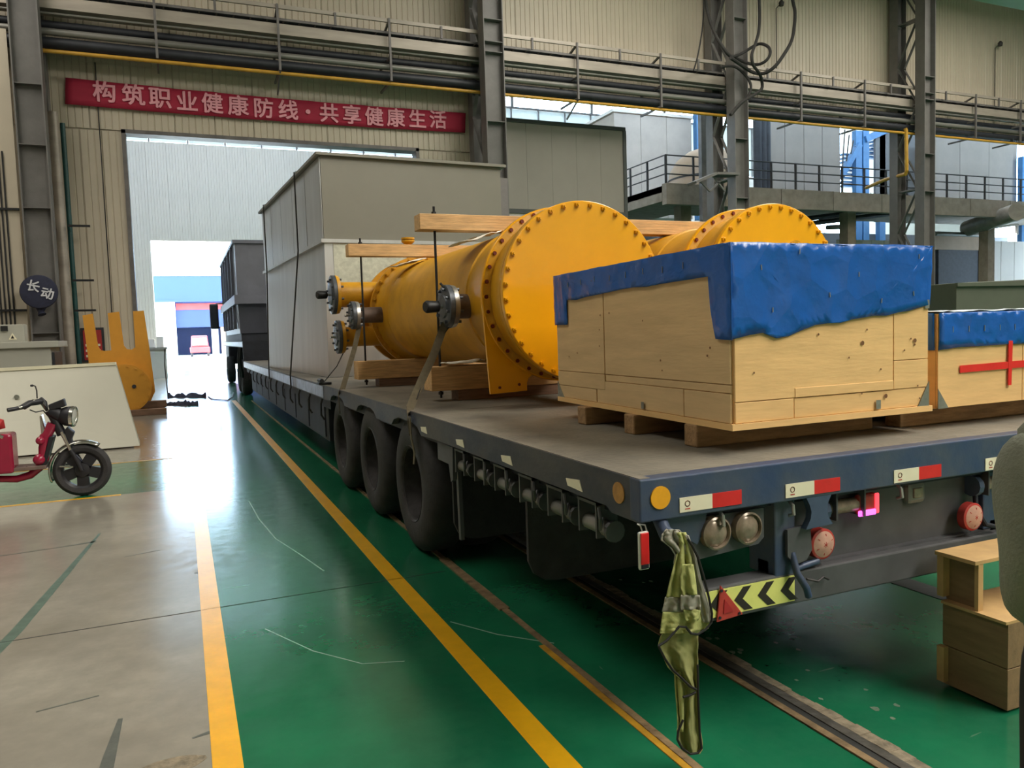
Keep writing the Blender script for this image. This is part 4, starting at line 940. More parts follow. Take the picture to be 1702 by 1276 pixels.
# steel cabinet and electrical box at the left edge
M('cab_grey', srgb(178, 176, 164), .5, var=.05, scale=1.5)
a, b = P(-60, 585, 'Y', 17.0), P(84, 583, 'Y', 17.0); top = P(50, 578, 'Y', 17.0).z
cb = thing('steel_cabinet', (a.x, 17.0, 0), 'long pale grey steel cabinet behind the leaning white panel', 'cabinet')
B((-6.5, 17.0, 0), (b.x, 18.2, top)).build('body', 'cab_grey', cb); B((-6.55, 16.92, top), (b.x+.14, 18.3, top+.12)).build('top_slab', 'cab_grey', cb, .01)
B((b.x+.01, 17.1, .1), (b.x+.05, 18.1, top-.1)).build('end_panel', 'dark_steel', cb)
a, b = P(-20, 540, 'Y', 17.6), P(42, 573, 'Y', 17.6)
eb = thing('electrical_box', (b.x, 17.6, top+.12), 'grey electrical box with a warning triangle on the steel cabinet', 'box')
B((a.x, 17.6, top+.12), (b.x, 17.95, a.z)).build('case', 'cab_grey', eb, .012)
c = P(21, 560, 'Y', 17.6); MB().prism([(-.07, -.05), (.07, -.05), (0, .08)], lambda u, v, t: (c.x+u, t, c.z+v), 17.59, 17.6).build('warning_triangle', 'reflect_white', eb)
MB().prism([(-.03, -.03), (.03, -.03), (0, .035)], lambda u, v, t: (c.x+u, t, c.z+v), 17.586, 17.59).build('triangle_mark', 'black', eb)
c = P(7, 546, 'Y', 17.6); B((c.x-.05, 17.55, c.z-.05), (c.x+.06, 17.6, c.z+.05)).build('handle', 'black', eb)
# white panel leaning on trestle
M('panel_white', srgb(196, 192, 176), .42, var=.03, scale=1.2)
lp = thing('leaning_panel', (-2.5, 13.8, 0), 'large off-white sheet panel leaning behind the red scooter', 'panel')
q0, q1 = P(-160, 774, 'Z', .02), P(233, 741, 'Z', .02); q2, q3 = P(193, 607, 'Y', 14.55), P(-160, 626, 'Y', 14.55)
bk = Vector((0, .09, .05))
MB().hexa([q0, q1, q2, q3], [p+bk for p in (q0, q1, q2, q3)]).build('sheet', 'panel_white', lp, .01)
MB().bar(q3+Vector((0, .03, .03)), q2+Vector((0, .03, .03)), .1, .05).build('top_edge', 'reflect_white', lp)
c = q0.lerp(q3, .68).lerp(q1.lerp(q2, .68), .49); MB().disc(c+Vector((0, -.03, 0)), .035, .04, 'Y', 14).build('plug', 'clip', lp)
MB().bar(q0+Vector((0, .2, .0)), q1+Vector((-.1, .2, .0)), .12, .05).build('bottom_runner', 'timber_dark', lp)
for i, t in enumerate((.12, .93)):
    a = q0.lerp(q1, t); b = q3.lerp(q2, t); tag(MB().bar(Vector((b.x, b.y+.95, 0)), b+Vector((0, .13, -.05)), .07, .09).build('prop_timber', 'timber_dark'), ('dark timber propping the hidden end of the leaning panel', 'dark timber propping the doorway end of the leaning panel')[i], 'timber')
# orange pronged plate with round end, standing by the doorway
YS = 20.2
S_ = lambda x, y: P(x, y, 'Y', YS)
sp = thing('saddle_frame', (-1.2, YS, 0), 'orange three-pronged steel plate with a round bolted end, standing by the doorway', 'steel part')
pl_ = [(137, 524), (154, 521), (163, 575), (167, 582), (173, 583), (185, 582), (179, 520), (198, 518), (206, 574), (211, 580), (219, 581), (225, 577), (221, 517), (239, 516), (250, 590), (258, 650), (240, 690), (170, 690), (150, 620)]
MB().prism([(S_(x, y).x, S_(x, y).z) for x, y in pl_], lambda u, v, t: (u, t, v), YS, YS+.06).build('prong_plate', 'orange_plate', sp)
dc = P(207, 646, 'Y', YS-.5); r_ = .56
MB().lathe([(0, 0), (0, r_), (.05, r_), (.055, r_-.04), (.45, r_-.04), (.45, r_), (.5, r_)], (dc.x, YS-.5, dc.z), 'Y', 44, close=False).build('round_end', 'orange_plate', sp, smooth=True)
c = P(223, 642, 'Y', YS-.5); MB().lathe([(-.03, .045), (0, .045)], c, 'Y', 10).build('boss', 'dark_steel', sp)
for i in range(18):
    a = i*math.tau/18; MB().lathe([(-.03, .016), (0, .016)], Vector((dc.x+math.cos(a)*(r_-.05), YS-.5, dc.z+math.sin(a)*(r_-.05))), 'Y', 6).build('end_bolt', 'orange_plate', sp)
zlow = dc.z-r_
for i, (xa, xb, y, za, zb) in enumerate(((dc.x-.75, dc.x+.85, YS-.62, .0, .14), (dc.x-.3, dc.x+.85, YS-.3, .14, .3), (dc.x-.5, dc.x+.8, YS+.4, 0, .14))):
    tag(B((xa, y, za), (xb, y+.2, zb)).build('timber_beam', 'timber_dark', None, .01, org=(xa, y, za)), ('front floor timber under the orange round end', 'upper timber wedged beside the orange round end', 'rear floor timber behind the orange pronged plate')[i], 'timber', 'floor timbers by the doorway')
tag(MB().tube([(-.35, 20.0, .32), (-.38, 20.05, 1.1), (-.36, 20.1, 1.5)], .012, 6).build('loose_wire', 'black'), 'black wire standing up beside the orange round end', 'wire')
ra = random.Random(9)
for k, (x0, x1, yy) in enumerate(((278, 343, 660), (276, 330, 673))):
    a, b = P(x0, yy, 'Z', 0), P(x1, yy, 'Z', 0); mb = MB(); n1, n2_ = 26, 6
    for i in range(n1+1):
        for j in range(n2_+1):
            u, v = i/n1, j/n2_*2-1; w = .22*(math.sin(math.pi*u)**.4)*(1+.5*noise.noise(Vector((u*6, k*9, 0))))
            mb.v.append(a.lerp(b, u)+Vector((0, v*w, .003+.13*(1-v*v)*max(.1, .6+noise.noise(Vector((u*9, v*2, k)))))))
    for i in range(n1):
        for j in range(n2_): q = i*(n2_+1)+j; mb.f.append((q, q+1, q+n2_+2, q+n2_+1))
    tag(mb.build('floor_cloth', 'navy_cloth', smooth='all'), ('crumpled dark cloth lying farther away on the floor in the doorway', 'crumpled dark cloth lying nearer on the floor in the doorway')[k], 'cloth')
tag(MB().tube([P(x, y, 'Z', .02) for x, y in ((346, 659), (352, 663), (365, 664), (378, 665), (386, 660), (388, 652))], .015, 6).build('floor_cable', 'black', smooth=True), 'black cable on the doorway floor leading to the tractor wheels', 'cable')
bz = thing('work_bench', (-1.3, 40, 0), 'grey machine bench far back beside the far doorway', 'bench')
B((-1.9, 39.5, 0), (-.65, 41, 1.35)).build('body', 'cab_grey', bz); B((-2, 39.4, 1.35), (-.6, 41.1, 1.45)).build('top', 'steel', bz)
for i in range(3): B((-1.8+i*.38, 39.7, 1.45), (-1.5+i*.38, 40.2, 1.75+.1*i)).build('instrument', 'white_panel', bz, .02)
# ---------------------------------------------------------------- right: next hall with mezzanine
M('concrete', srgb(150, 136, 120), .85, var=.22, scale=2.5, detail=7, bump=.15)
M('concrete_pale', srgb(176, 164, 152), .8, var=.08, scale=1.2, detail=6)
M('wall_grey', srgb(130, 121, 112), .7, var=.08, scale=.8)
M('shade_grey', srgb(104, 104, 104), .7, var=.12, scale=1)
M('rail_dark', srgb(50, 46, 44), .6, var=.2, scale=5)
M('stair_blue', srgb(70, 120, 168), .5, var=.12, scale=3)
M('tank_beige', srgb(168, 142, 116), .5, var=.08, scale=2)
mx = P(1107, 303, 'Y', 26).x
mz = thing('mezzanine', (30, 26, 7.3), 'concrete mezzanine platform in the next hall behind the vessels', 'platform')
for i in range(10):
    a = mx+i*2.9; B((a+.01, 26, 6.45), (a+2.88, 26.3, 7.27)).build('edge_panel', 'concrete', mz)
B((mx, 26.3, 6.95), (47, 31.5, 7.2)).build('slab', 'concrete', mz)
B((mx, 26.3, 6.6), (mx+.3, 37, 7.2)).build('edge_beam', 'concrete', mz)
B((mx-.05, 31.5, 6.95), (mx+4, 37, 7.2)).build('slab', 'concrete', mz)
for x in (mx+1.4, 28.5, 38): B((x, 27, 0), (x+.5, 27.5, 6.6)).build('support', 'concrete', mz)
rl = thing('guard_rail', (30, 26.05, 7.27), 'dark tubular guard rail along the mezzanine edge', 'railing')
for z in (7.64, 8.0, 8.37): MB().tube([(mx+.05, 37, z), (mx+.05, 26.08, z), (39.6, 26.08, z)], .03, 6).build('rail', 'rail_dark', rl)
for i in range(17): MB().bar((mx+.05+i*1.32, 26.08, 7.25), (mx+.05+i*1.32, 26.08, 8.38), .07).build('post', 'rail_dark', rl)
for i in range(1, 9): MB().bar((mx+.05, 26.08+i*1.3, 7.2), (mx+.05, 26.08+i*1.3, 8.38), .07).build('post', 'rail_dark', rl)
for i in range(6): MB().tube([(mx+2+i*3, 26.08, 7.3), (mx+2+i*3, 26.08, 7.32)], .03, 6).build('post_base', 'rail_dark', rl)
a, b = P(1020, 190, 'Y', 34), P(1149, 198, 'Y', 34)
tw = thing('concrete_block', (a.x, 34, 0), 'pale concrete block housing behind the left part of the mezzanine rail', 'housing')
n_p = 3; w = (b.x-a.x)/n_p
for i in range(n_p): B((a.x+i*w+.01, 34, 7.2), (a.x+(i+1)*w-.01, 34.2, b.z)).build('wall_slab', 'concrete_pale', tw)
B((a.x, 34.2, 7.2), (b.x, 40, b.z-.05)).build('core', 'concrete_pale', tw); B((a.x-.1, 33.9, b.z), (b.x+.1, 40, b.z+.15)).build('coping', 'white_panel', tw)
tk2 = P(1175, 300, 'Y', 29)
tkk = thing('storage_tank', (tk2.x, 29, 7.2), 'beige domed tank standing behind the mezzanine rail', 'tank')
rr_ = tk2.x-P(1122, 300, 'Y', 29).x
MB().lathe([(0, rr_), (.9, rr_), (1.35, rr_*.95), (1.8, rr_*.78), (2.15, rr_*.5), (2.32, rr_*.2), (2.35, 0)], (tk2.x, 29, 7.2), 'Z', 36, close=False).build('shell', 'tank_beige', tkk, smooth=True)
MB().lathe([(.88, rr_+.02), (.96, rr_+.02)], (tk2.x, 29, 7.2), 'Z', 36, close=False).build('band', 'rail_dark', tkk)
def wall_panel(name, x0, x1, y0, y1, Y, mat, label, n=3, t=.15, zmin=None, cat='partition'):
    a, b = P(x0, y0, 'Y', Y), P(x1, y1, 'Y', Y); z0 = b.z if zmin is None else zmin
    r = thing(name, (a.x, Y, z0), label, cat); w = (b.x-a.x)/n
    for i in range(n): B((a.x+i*w+.015, Y, z0), (a.x+(i+1)*w-.015, Y+t, a.z)).build('panel', mat, r)
    return r
wall_panel('partition', 1272, 1397, 197, 310, 31.5, 'wall_grey', 'grey panelled partition above the mezzanine behind its rail', 4, zmin=7.2)
wall_panel('partition', 1545, 1690, 215, 310, 31.5, 'wall_grey', 'pale grey partition at the far right above the mezzanine', 3, zmin=7.2)
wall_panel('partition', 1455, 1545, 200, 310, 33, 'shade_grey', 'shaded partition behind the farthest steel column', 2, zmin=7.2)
for k, x in enumerate((1259, 1267, 1274)):
    q = P(x, 250, 'Y', 29); tag(MB().tube([(q.x, 29, 7.2), (q.x, 29, 13)], .2, 12).build('riser_pipe', 'dark_pipe', smooth=True), ('leftmost', 'middle', 'rightmost')[k]+' of three dark risers behind the mezzanine rail', 'pipe')
for k, x in enumerate((1165, 1175, 1190)):
    q = P(x, 250, 'Y', 25.2); tag(B((q.x-.12, 25, 0), (q.x+.12, 25.2, 13)).build('riser_duct', ('rack_steel', 'dark_steel', 'dark_steel')[k]), ('pale', 'first dark', 'second dark')[k]+' riser duct just left of the cable-hung column', 'duct')
wk = thing('bracket_platform', (17, 21.6, 6.3), 'small angled steel bracket platform fixed left of the cable-hung column', 'platform')
a, b, c = P(1150, 305, 'Y', 21.4), P(1185, 290, 'Y', 21.4), P(1222, 291, 'Y', 21.4)
MB().bar(a, b, .5, .08).build('plate', 'column_paint', wk); MB().bar(b, c, .5, .08).build('plate', 'column_paint', wk)
for x, y, x2, y2 in ((1165, 302, 1180, 318), (1180, 318, 1200, 298), (1185, 292, 1205, 318)): MB().bar(P(x, y, 'Y', 21.4), P(x2, y2, 'Y', 21.4), .05).build('strut', 'column_paint', wk)
# blue stair tower
st = thing('blue_stair', (33, 33, 7.2), 'blue steel stair tower seen through the gap above the mezzanine', 'stairs')
SY = 33.0
for x in (1428, 1440, 1467): 
    q = P(x, 250, 'Y', SY); B((q.x-.22, SY, 5), (q.x+.22, SY+.3, P(x, 217, 'Y', SY).z)).build('post', 'stair_blue', st)
a, b = P(1398, 292, 'Y', SY), P(1428, 240, 'Y', SY); MB().bar(a, b, .3, .3).build('stringer', 'stair_blue', st)
a, b = P(1437, 232, 'Y', SY), P(1475, 215, 'Y', SY); MB().bar(a, b, .3, .35).build('beam', 'stair_blue', st)
for i in range(9): 
    a = P(1400+i*0, 310-i*6.5, 'Y', SY+.5); B((a.x, SY+.4, a.z), (a.x+1.3, SY+.8, a.z+.1)).build('tread', 'stair_blue', st)
for i in range(7):
    a = P(1440+i*3, 262-i*6.5, 'Y', SY+.5); B((a.x, SY+.4, a.z), (a.x+.9, SY+.8, a.z+.1)).build('tread', 'stair_blue', st)
for i in range(4): a, b = P(1400+i*7, 280-i*12, 'Y', SY), P(1402+i*7, 215, 'Y', SY); MB().bar(a, (a.x+.2, SY, b.z-.3*i), .05).build('baluster', 'rail_dark', st)
q = P(1158, 210, 'Y', 33); tag(B((q.x, 33, 7), (q.x+.5, 33.3, 13)).build('blue_post', 'stair_blue'), 'blue steel post at the right side of the pale concrete block', 'post')
# below the mezzanine
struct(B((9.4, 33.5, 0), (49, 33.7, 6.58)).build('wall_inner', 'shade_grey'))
def low(name, x0, y0, x1, y1, Y, mat, label, cat, t=.2, sheets=1):
    a, b = P(x0, y0, 'Y', Y), P(x1, y1, 'Y', Y); r = thing(name, (a.x, Y, 0), label, cat); w = (b.x-a.x)/sheets
    for i in range(sheets): B((a.x+i*w, Y-.012*(i % 2), 0), (a.x+(i+1)*w-.012, Y+t, a.z)).build('sheet', mat, r)
    return r
low('corrugated_screen', 1395, 398, 1480, 430, 30, 'white_panel', 'pale ribbed screen under the mezzanine left of the farthest column', 'screen', sheets=8)
low('corrugated_screen', 1630, 400, 1760, 430, 30, 'white_panel', 'pale ribbed screen under the mezzanine at the far right', 'screen', sheets=12)
low('pale_locker', 1418, 400, 1434, 430, 29, 'cab_grey', 'narrow pale locker in front of the ribbed screen under the mezzanine', 'locker')
dd = setting('door_3'); a, b = P(1560, 415, 'Y', 30), P(1627, 510, 'Y', 30)
B((a.x, 30, 0), (b.x, 30.2, a.z)).build('door_leaf', 'dark_steel', dd); B((a.x-.5, 29.95, a.z), (b.x+.4, 30.3, a.z+.9)).build('door_header', 'tank_beige', dd)
B((b.x, 29.9, 0), (b.x+.35, 30.2, a.z)).build('door_frame', 'dark_steel', dd)
tag(MB().tube([P(1608, 380, 'Y', 28.5), P(1690, 352, 'Y', 25.0)], .42, 20).build('vent_duct', 'pale_duct', smooth=True), 'fat pale duct slanting under the mezzanine at the far right', 'duct')
for k, (x0, y0, x1, y1) in enumerate(((1555, 388, 1640, 391), (1375, 378, 1400, 377), (1330, 365, 1480, 345), (1340, 372, 1480, 355))):
    tag(MB().tube([P(x0, y0, 'Y', 28.5), P(x1, y1, 'Y', 28.5)], .12, 10).build('service_pipe', ('grey_pipe', 'grey_pipe', 'dark_pipe', 'dark_pipe')[k], smooth=True), ('grey service pipe above the dark door under the mezzanine', 'short grey pipe stub left of the farthest column', 'upper dark pipe under the mezzanine left of the farthest column', 'lower dark pipe under the mezzanine left of the farthest column')[k], 'pipe')
emis('tube_light', (.9, .97, 1), 4)
lt = thing('hanging_light', P(1670, 385, 'Y', 28), 'bright tube light hanging in a frame under the mezzanine', 'light')
MB().bar(P(1640, 393, 'Y', 28), P(1688, 390, 'Y', 28), .1, .12).build('tube', 'tube_light', lt)
for pts in (((1640, 378), (1640, 393)), ((1690, 372), (1690, 390)), ((1640, 380), (1690, 373))): MB().bar(P(*pts[0], 'Y', 28), P(*pts[1], 'Y', 28), .12).build('frame_bar', 'white_panel', lt)
gbx = thing('green_steel_box', (7, 7, 0), 'dark olive steel box beyond the lower crate', 'box')
a, b = P(1590, 470, 'Y', 7.5), P(1760, 470, 'Y', 7.5); MB().hexa([(a.x, 7.5, 0), (b.x, 7.5, 0), (b.x, 9, 0), (a.x, 9, 0)], [(a.x, 7.5, a.z), (b.x, 7.5, a.z+.06), (b.x, 9, a.z+.06), (a.x, 9, a.z)]).build('body', M('olive', srgb(82, 86, 74), .5, var=.06), gbx, .01)
B((a.x-.03, 7.46, a.z-.05), (b.x, 7.5, a.z)).build('lip', 'olive', gbx)
# end of the next hall with a tall daylight opening
B1 = 50.0
struct(B((B1, WA, 0), (B1+.3, 31.5, 17.4)).build('wall_end', 'wall_plain')); struct(B((B1, 36, 0), (B1+.3, WB, 17.4)).build('wall_end', 'wall_plain')); struct(B((B1, 31.5, 13.2), (B1+.3, 36, 17.4)).build('wall_end', 'wall_plain'))
tag(B((46.6, 31, 0), (47.1, 31.3, 11)).build('blue_post', 'stair_blue'), 'pale blue steel post in the bright opening at the far right', 'post')
# ---------------------------------------------------------------- hanging cables, wall poles, crane girder
def cab(pts, Y, r, label, dy=.35):
    n = len(pts); pp = [P(1150+x/5.315, y/5.315, 'Y', Y+dy*math.sin(i*.9)) for i, (x, y) in enumerate(pts)]
    out = []
    for i in range(n-1):
        p0, p1, p2, p3 = pp[max(i-1, 0)], pp[i], pp[i+1], pp[min(i+2, n-1)]
        for k in range(5):
            t = k/5; out.append(.5*((2*p1)+(p2-p0)*t+(2*p0-5*p1+4*p2-p3)*t*t+(3*p1-p0-3*p2+p3)*t**3))
    out.append(pp[-1]); tag(MB().tube(out, r, 8).build('crane_cable', 'strap_dark', smooth=True), label, 'cable', 'hanging crane cables')
up = (P(1250, 0, 'Y', 20.7)-P(1250, 40, 'Y', 20.7))
cab([(100, -180), (120, 0), (135, 90), (165, 200), (215, 320), (290, 440), (340, 495), (400, 490), (470, 455), (560, 400), (620, 388), (680, 420), (690, 480), (650, 540), (580, 570), (500, 560), (420, 530), (350, 495)], 20.7, .05, 'black cable ending in the small loop in front of the column')
cab([(590, -180), (595, 0), (598, 150), (590, 280), (560, 390), (530, 480), (540, 570), (590, 640), (615, 700), (618, 780), (560, 830), (430, 910), (340, 1015)], 20.6, .05, 'black cable hanging straight then hooking back to the column')
cab([(870, -180), (890, 0), (910, 100), (905, 230), (880, 360), (820, 470), (740, 580), (660, 640), (590, 650), (520, 630), (430, 570), (340, 510)], 20.5, .055, 'black cable making the wide right-hand loop beside the column')
cab([(250, 600), (300, 585), (380, 590), (450, 640), (510, 720), (520, 790), (490, 860), (420, 930), (345, 1015)], 20.9, .045, 'grey-black cable bulging across the column face', .1)
cab([(110, -100), (105, 60), (95, 230), (70, 400), (40, 540), (15, 620)], 21.3, .025, 'thin black cable dropping left of the column', .05)
for k, (x, y0, y1) in enumerate(((1290, 14, 112), (1654, 80, 165))):
    a, b = P(x, y0, 'Y', 22.9), P(x, y1, 'Y', 22.9)
    r = thing('sprinkler_pole', (a.x, 22.9, b.z), ('thin wall pole with small head right of the cable loops', 'thin wall pole with small head at the far right')[k], 'pole')
    MB().tube([(a.x, 22.9, 10.2), a, a+Vector((.1, -.1, .12))], .018, 6).build('pole', 'rail_dark', r); MB().lathe([(0, .08), (.12, .1), (.2, .04)], a+Vector((.12, -.14, .05)), 'Z', 10).build('head', 'rail_dark', r)
gz = P(1660, 9, 'Y', 12.8).z+.03
cg = thing('crane_girder', (20, 12, gz), 'pale overhead crane girder at the top right corner', 'crane')
B((-15.8, 12.0, gz), (47.8, 12.7, gz+1.4)).build('girder', 'cab_grey', cg); B((-15.8, 11.9, gz-.03), (47.8, 12.8, gz)).build('bottom_flange', 'cab_grey', cg)
# ---------------------------------------------------------------- red electric scooter at the left edge
SYP = 9.65
def S(x, y, dy=0): return P(x/4.253, 560+y/4.253, 'Y', SYP)+Vector((0, dy, 0))
M('scooter_red', srgb(150, 26, 58), .25, var=.1, scale=6, coat=.4)
M('chrome', srgb(210, 208, 200), .18, .95, var=.1, scale=8)
M('plastic_black', srgb(34, 33, 38), .45, var=.2, scale=10)
M('brown_mat', srgb(110, 92, 84), .7, var=.2, scale=10)
M('lens_glass', srgb(220, 220, 212), .15, .3, var=.1, scale=20)
sc = thing('electric_scooter', (-1.08, SYP, 0), 'dark red electric scooter with black handlebars parked at the left edge', 'scooter')
wc = S(586, 958); wr = .288; wc.z = wr
fw = MB().lathe([(-.045, .2), (-.055, .22), (-.06, .25), (-.045, .275), (-.02, .287), (.02, .287), (.045, .275), (.06, .25), (.055, .22), (.045, .2)], wc, 'Y', 48, close=False).build('front_tyre', 'rubber', sc, smooth=True)
MB().lathe([(-.045, .2), (-.05, .205), (-.03, .18), (.03, .18), (.05, .205), (.045, .2)], wc, 'Y', 40, close=False).build('rim', 'plastic_black', fw, smooth=True)
for i in range(5):
    a = i*math.tau/5+.95; d = Vector((math.cos(a), 0, math.sin(a))); t = Vector((-math.sin(a), 0, math.cos(a)))
    MB().hexa([wc+d*.03+t*s*.055+Vector((0, y, 0)) for s, y in ((-1, -.03), (1, -.03), (1, .03), (-1, .03))], [wc+d*.19+t*s*.062+Vector((0, y, 0)) for s, y in ((-1, -.03), (1, -.03), (1, .03), (-1, .03))]).build('spoke', 'plastic_black', fw)
MB().lathe([(-.06, .03), (-.05, .075), (.05, .075), (.06, .03)], wc, 'Y', 20).build('hub', 'plastic_black', fw, smooth=True)
# rear wheel out of frame to the left
rw = wc+Vector((-1.25, 0, 0))
MB().lathe([(-.045, .2), (-.06, .25), (-.045, .275), (0, .288), (.045, .275), (.06, .25), (.045, .2)], rw, 'Y', 40, close=False).build('rear_tyre', 'rubber', sc, smooth=True)
MB().lathe([(-.05, .205), (-.02, .1), (.02, .1), (.05, .205)], rw, 'Y', 32).build('rear_hub', 'plastic_black', sc, smooth=True)
for dy in (-.085, .085):
    MB().tube([wc+Vector((0, dy, 0)), S(560, 880, dy), S(505, 790, dy)], .024, 10).build('fork_leg', 'plastic_black', sc, smooth=True)
    MB().tube([S(505, 790, dy), S(440, 665, dy)], .017, 10).build('fork_tube', 'chrome', sc, smooth=True)
    MB().tube([S(430, 905, dy), S(525, 908, dy)], .011, 8).build('fender_stay', 'chrome', sc)
a0 = math.radians(25); mb = MB(); n = 22
for i in range(n+1):
    a = math.radians(55)+math.radians(145)*i/n
    for j, (yy, rr) in enumerate(((-.075, .305), (-.055, .322), (0, .332), (.055, .322), (.075, .305))):
        mb.v.append(wc+Vector((math.cos(a)*rr, yy, math.sin(a)*rr)))
for i in range(n):
    for j in range(4): q = i*5+j; mb.f.append((q, q+1, q+6, q+5))
mb.build('front_fender', 'chrome', sc, smooth='all', solid=.006)
# steering head, lamp, dash
MB().tube([S(440, 690), S(390, 590), S(345, 520)], [.05, .045, .035], 14).build('steering_head', 'plastic_black', sc, smooth=True)
hc = S(485, 560); ax = (Vector((.94, -.2, -.1)).normalized(), Vector((.2, .97, 0)).normalized(), Vector((.1, 0, .99)))
hl = MB().lathe([(-.12, .03), (-.1, .07), (-.03, .105), (.03, .112), (.05, .105)], hc, ax, 28, close=False).build('headlamp', 'plastic_black', sc, smooth=True)
MB().lathe([(.03, .114), (.062, .112), (.066, .1), (.05, .095)], hc, ax, 28, close=False).build('lamp_ring', 'chrome', hl, smooth=True)
MB().lathe([(.05, .1), (.062, .06), (.066, 0)], hc, ax, 24, close=False).build('lamp_glass', 'lens_glass', hl, smooth=True)
MB().tube([S(345, 520), S(400, 540), S(470, 585)], [.05, .075, .06], 14).build('cowl', 'plastic_black', sc, smooth=True)
dsh = S(418, 490); MB().hexa([dsh+Vector(v) for v in ((-.085, -.06, -.035), (.07, -.06, .0), (.07, .06, .0), (-.085, .06, -.035))], [dsh+Vector(v) for v in ((-.1, -.06, .025), (.055, -.06, .085), (.055, .06, .085), (-.1, .06, .025))]).build('dashboard', 'plastic_black', sc, .012)
MB().tube([S(500, 540, -.02), S(525, 490, -.02)], .014, 8).build('indicator', 'plastic_black', sc)
MB().prism([(S(480, 630).x, S(480, 630).z), (S(530, 670).x, S(530, 670).z), (S(510, 720).x, S(510, 720).z), (S(520, 760).x, S(520, 760).z), (S(540, 790).x, S(540, 790).z), (S(505, 790).x, S(505, 790).z), (S(455, 660).x, S(455, 660).z)], lambda u, v, t: (u, SYP+t, v), -.05, .05).build('fork_cover', 'plastic_black', sc, .01)
# handlebars: near grip to the left, far grip away from us
MB().tube([S(330, 515), S(305, 460, -.1), S(260, 440, -.22), S(215, 470, -.30), S(175, 485, -.34)], .018, 10).build('handlebar', 'chrome', sc, smooth=True)
MB().tube([S(220, 470, -.29), S(175, 485, -.33), S(105, 497, -.38)], [.03, .022, .022], 12).build('grip', 'plastic_black', sc, smooth=True)
MB().tube([S(300, 450, -.12), S(240, 455, -.26), S(200, 480, -.3)], .032, 10).build('switch_unit', 'plastic_black', sc, smooth=True)
MB().tube([S(330, 515), S(310, 465, .1), S(270, 445, .22), S(235, 470, .32), S(200, 480, .38)], .018, 10).build('handlebar', 'plastic_black', sc, smooth=True)
MB().tube([S(245, 500, -.28), S(275, 520, -.2), S(315, 515, -.08), S(340, 560)], .006, 6).build('brake_cable', 'plastic_black', sc)
mr = MB().tube([S(285, 425, -.2), S(282, 370, -.2), S(272, 340, -.2), S(255, 335, -.2)], .007, 6).build('mirror_stalk', 'plastic_black', sc)
MB().lathe([(-.02, .01), (0, .014), (.015, .0)], S(253, 336, -.2), 'X', 10, close=False).build('stalk_tip', 'plastic_black', mr)
# red frame: head tube, down tube sweeping to the footboard
MB().tube([S(375, 610), S(335, 690), S(300, 715)], [.055, .05, .045], 12).build('head_tube', 'scooter_red', sc, smooth=True)
MB().tube([S(330, 690), S(312, 780), S(310, 860), S(275, 925), S(215, 975), S(120, 1003), S(0, 1003), S(-160, 1003)], [.05, .055, .052, .045, .042, .038, .035, .035], 14).build('down_tube', 'scooter_red', sc, smooth=True)
for x, y, r in ((290, 728, .045), (282, 862, .06)):
    c = S(x, y, -.05); MB().lathe([(-.05, 0), (-.045, r*.5), (-.03, r*.85), (0, r), (.06, r)], c, 'Y', 20, close=False).build('frame_cap', 'scooter_red', sc, smooth=True)
MB().hexa([S(352, 700, -.06), S(385, 700, -.06), S(385, 700, .16), S(352, 700, .16)], [S(300, 905, -.06), S(330, 905, -.06), S(330, 905, .16), S(300, 905, .16)]).build('leg_shield', 'plastic_black', sc, .01)
MB().prism([(S(272, 560).x, S(272, 560).z), (S(285, 552).x, S(285, 552).z), (S(325, 690).x, S(325, 690).z), (S(285, 700).x, S(285, 700).z)], lambda u, v, t: (u, SYP+t, v), .05, .2).build('glove_box', 'chrome', sc, .012)
B((S(20, 0).x-.2, SYP-.12, S(0, 950).z), (S(270, 0).x, SYP+.16, S(0, 925).z)).build('footboard', 'brown_mat', sc, .006)
MB().tube([S(205, 900, -.1), S(215, 930, -.1)], .012, 8).build('foot_peg', 'brown_mat', sc)
B((S(-190, 0).x, SYP-.14, S(0, 960).z), (S(45, 0).x, SYP+.16, S(0, 680).z)).build('battery_box', 'scooter_red', sc, .03)
MB().tube([S(-150, 690, -.13), S(10, 690, -.13), S(42, 700, -.13)], .02, 10).build('seat_rail', 'chrome', sc, smooth=True)
MB().tube([S(-160, 640), S(-60, 620), S(0, 625), S(8, 650)], [.08, .09, .07, .04], 14).build('seat', 'yard_red', sc, smooth=True)
# ---------------------------------------------------------------- hi-vis vest on the corner stub
VYP = 2.27
M('vest_yellow', srgb(170, 172, 106), .8, var=.16, scale=14, bump=.25, bscale=40)
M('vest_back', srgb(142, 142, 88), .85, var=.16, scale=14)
M('vest_silver', srgb(156, 152, 138), .6, .2, var=.18, scale=18)
vs = thing('safety_vest', (1.62, VYP, .9), 'yellow reflective safety vest hanging from the trailer corner', 'vest')
def V(x, y, dy=0): return P(1000+x/3.067, 860+y/3.067, 'Y', VYP+dy)
def drape(rows, dy, nf, amp, sub=5):
    """rows (y,xl,xr): folded sheet"""
    R = []
    for i in range(len(rows)-1):
        for k in range(sub):
            t = k/sub; R.append([rows[i][j]+(rows[i+1][j]-rows[i][j])*t for j in range(3)])
    R.append(list(rows[-1])); return R
def cloth(name, rows, dy, nf, amp, mat, nx=26, parent=vs, ph=0):
    R = drape(rows, dy, nf, amp); mb = MB()
    for i, (y, a, b) in enumerate(R):
        for j in range(nx+1):
            u = j/nx; f = math.sin(u*nf*math.pi+ph+.3*math.sin(i*.25))*amp*min(1, .35+i/len(R)*.9)+.006*noise.noise(Vector((u*9, i*.4, ph)))
            mb.v.append(V(a+(b-a)*u, y, dy+f))
    for i in range(len(R)-1):
        for j in range(nx): q = i*(nx+1)+j; mb.f.append((q, q+1, q+nx+2, q+nx+1))
    return mb.build(name, mat, parent, smooth='all', solid=.004)
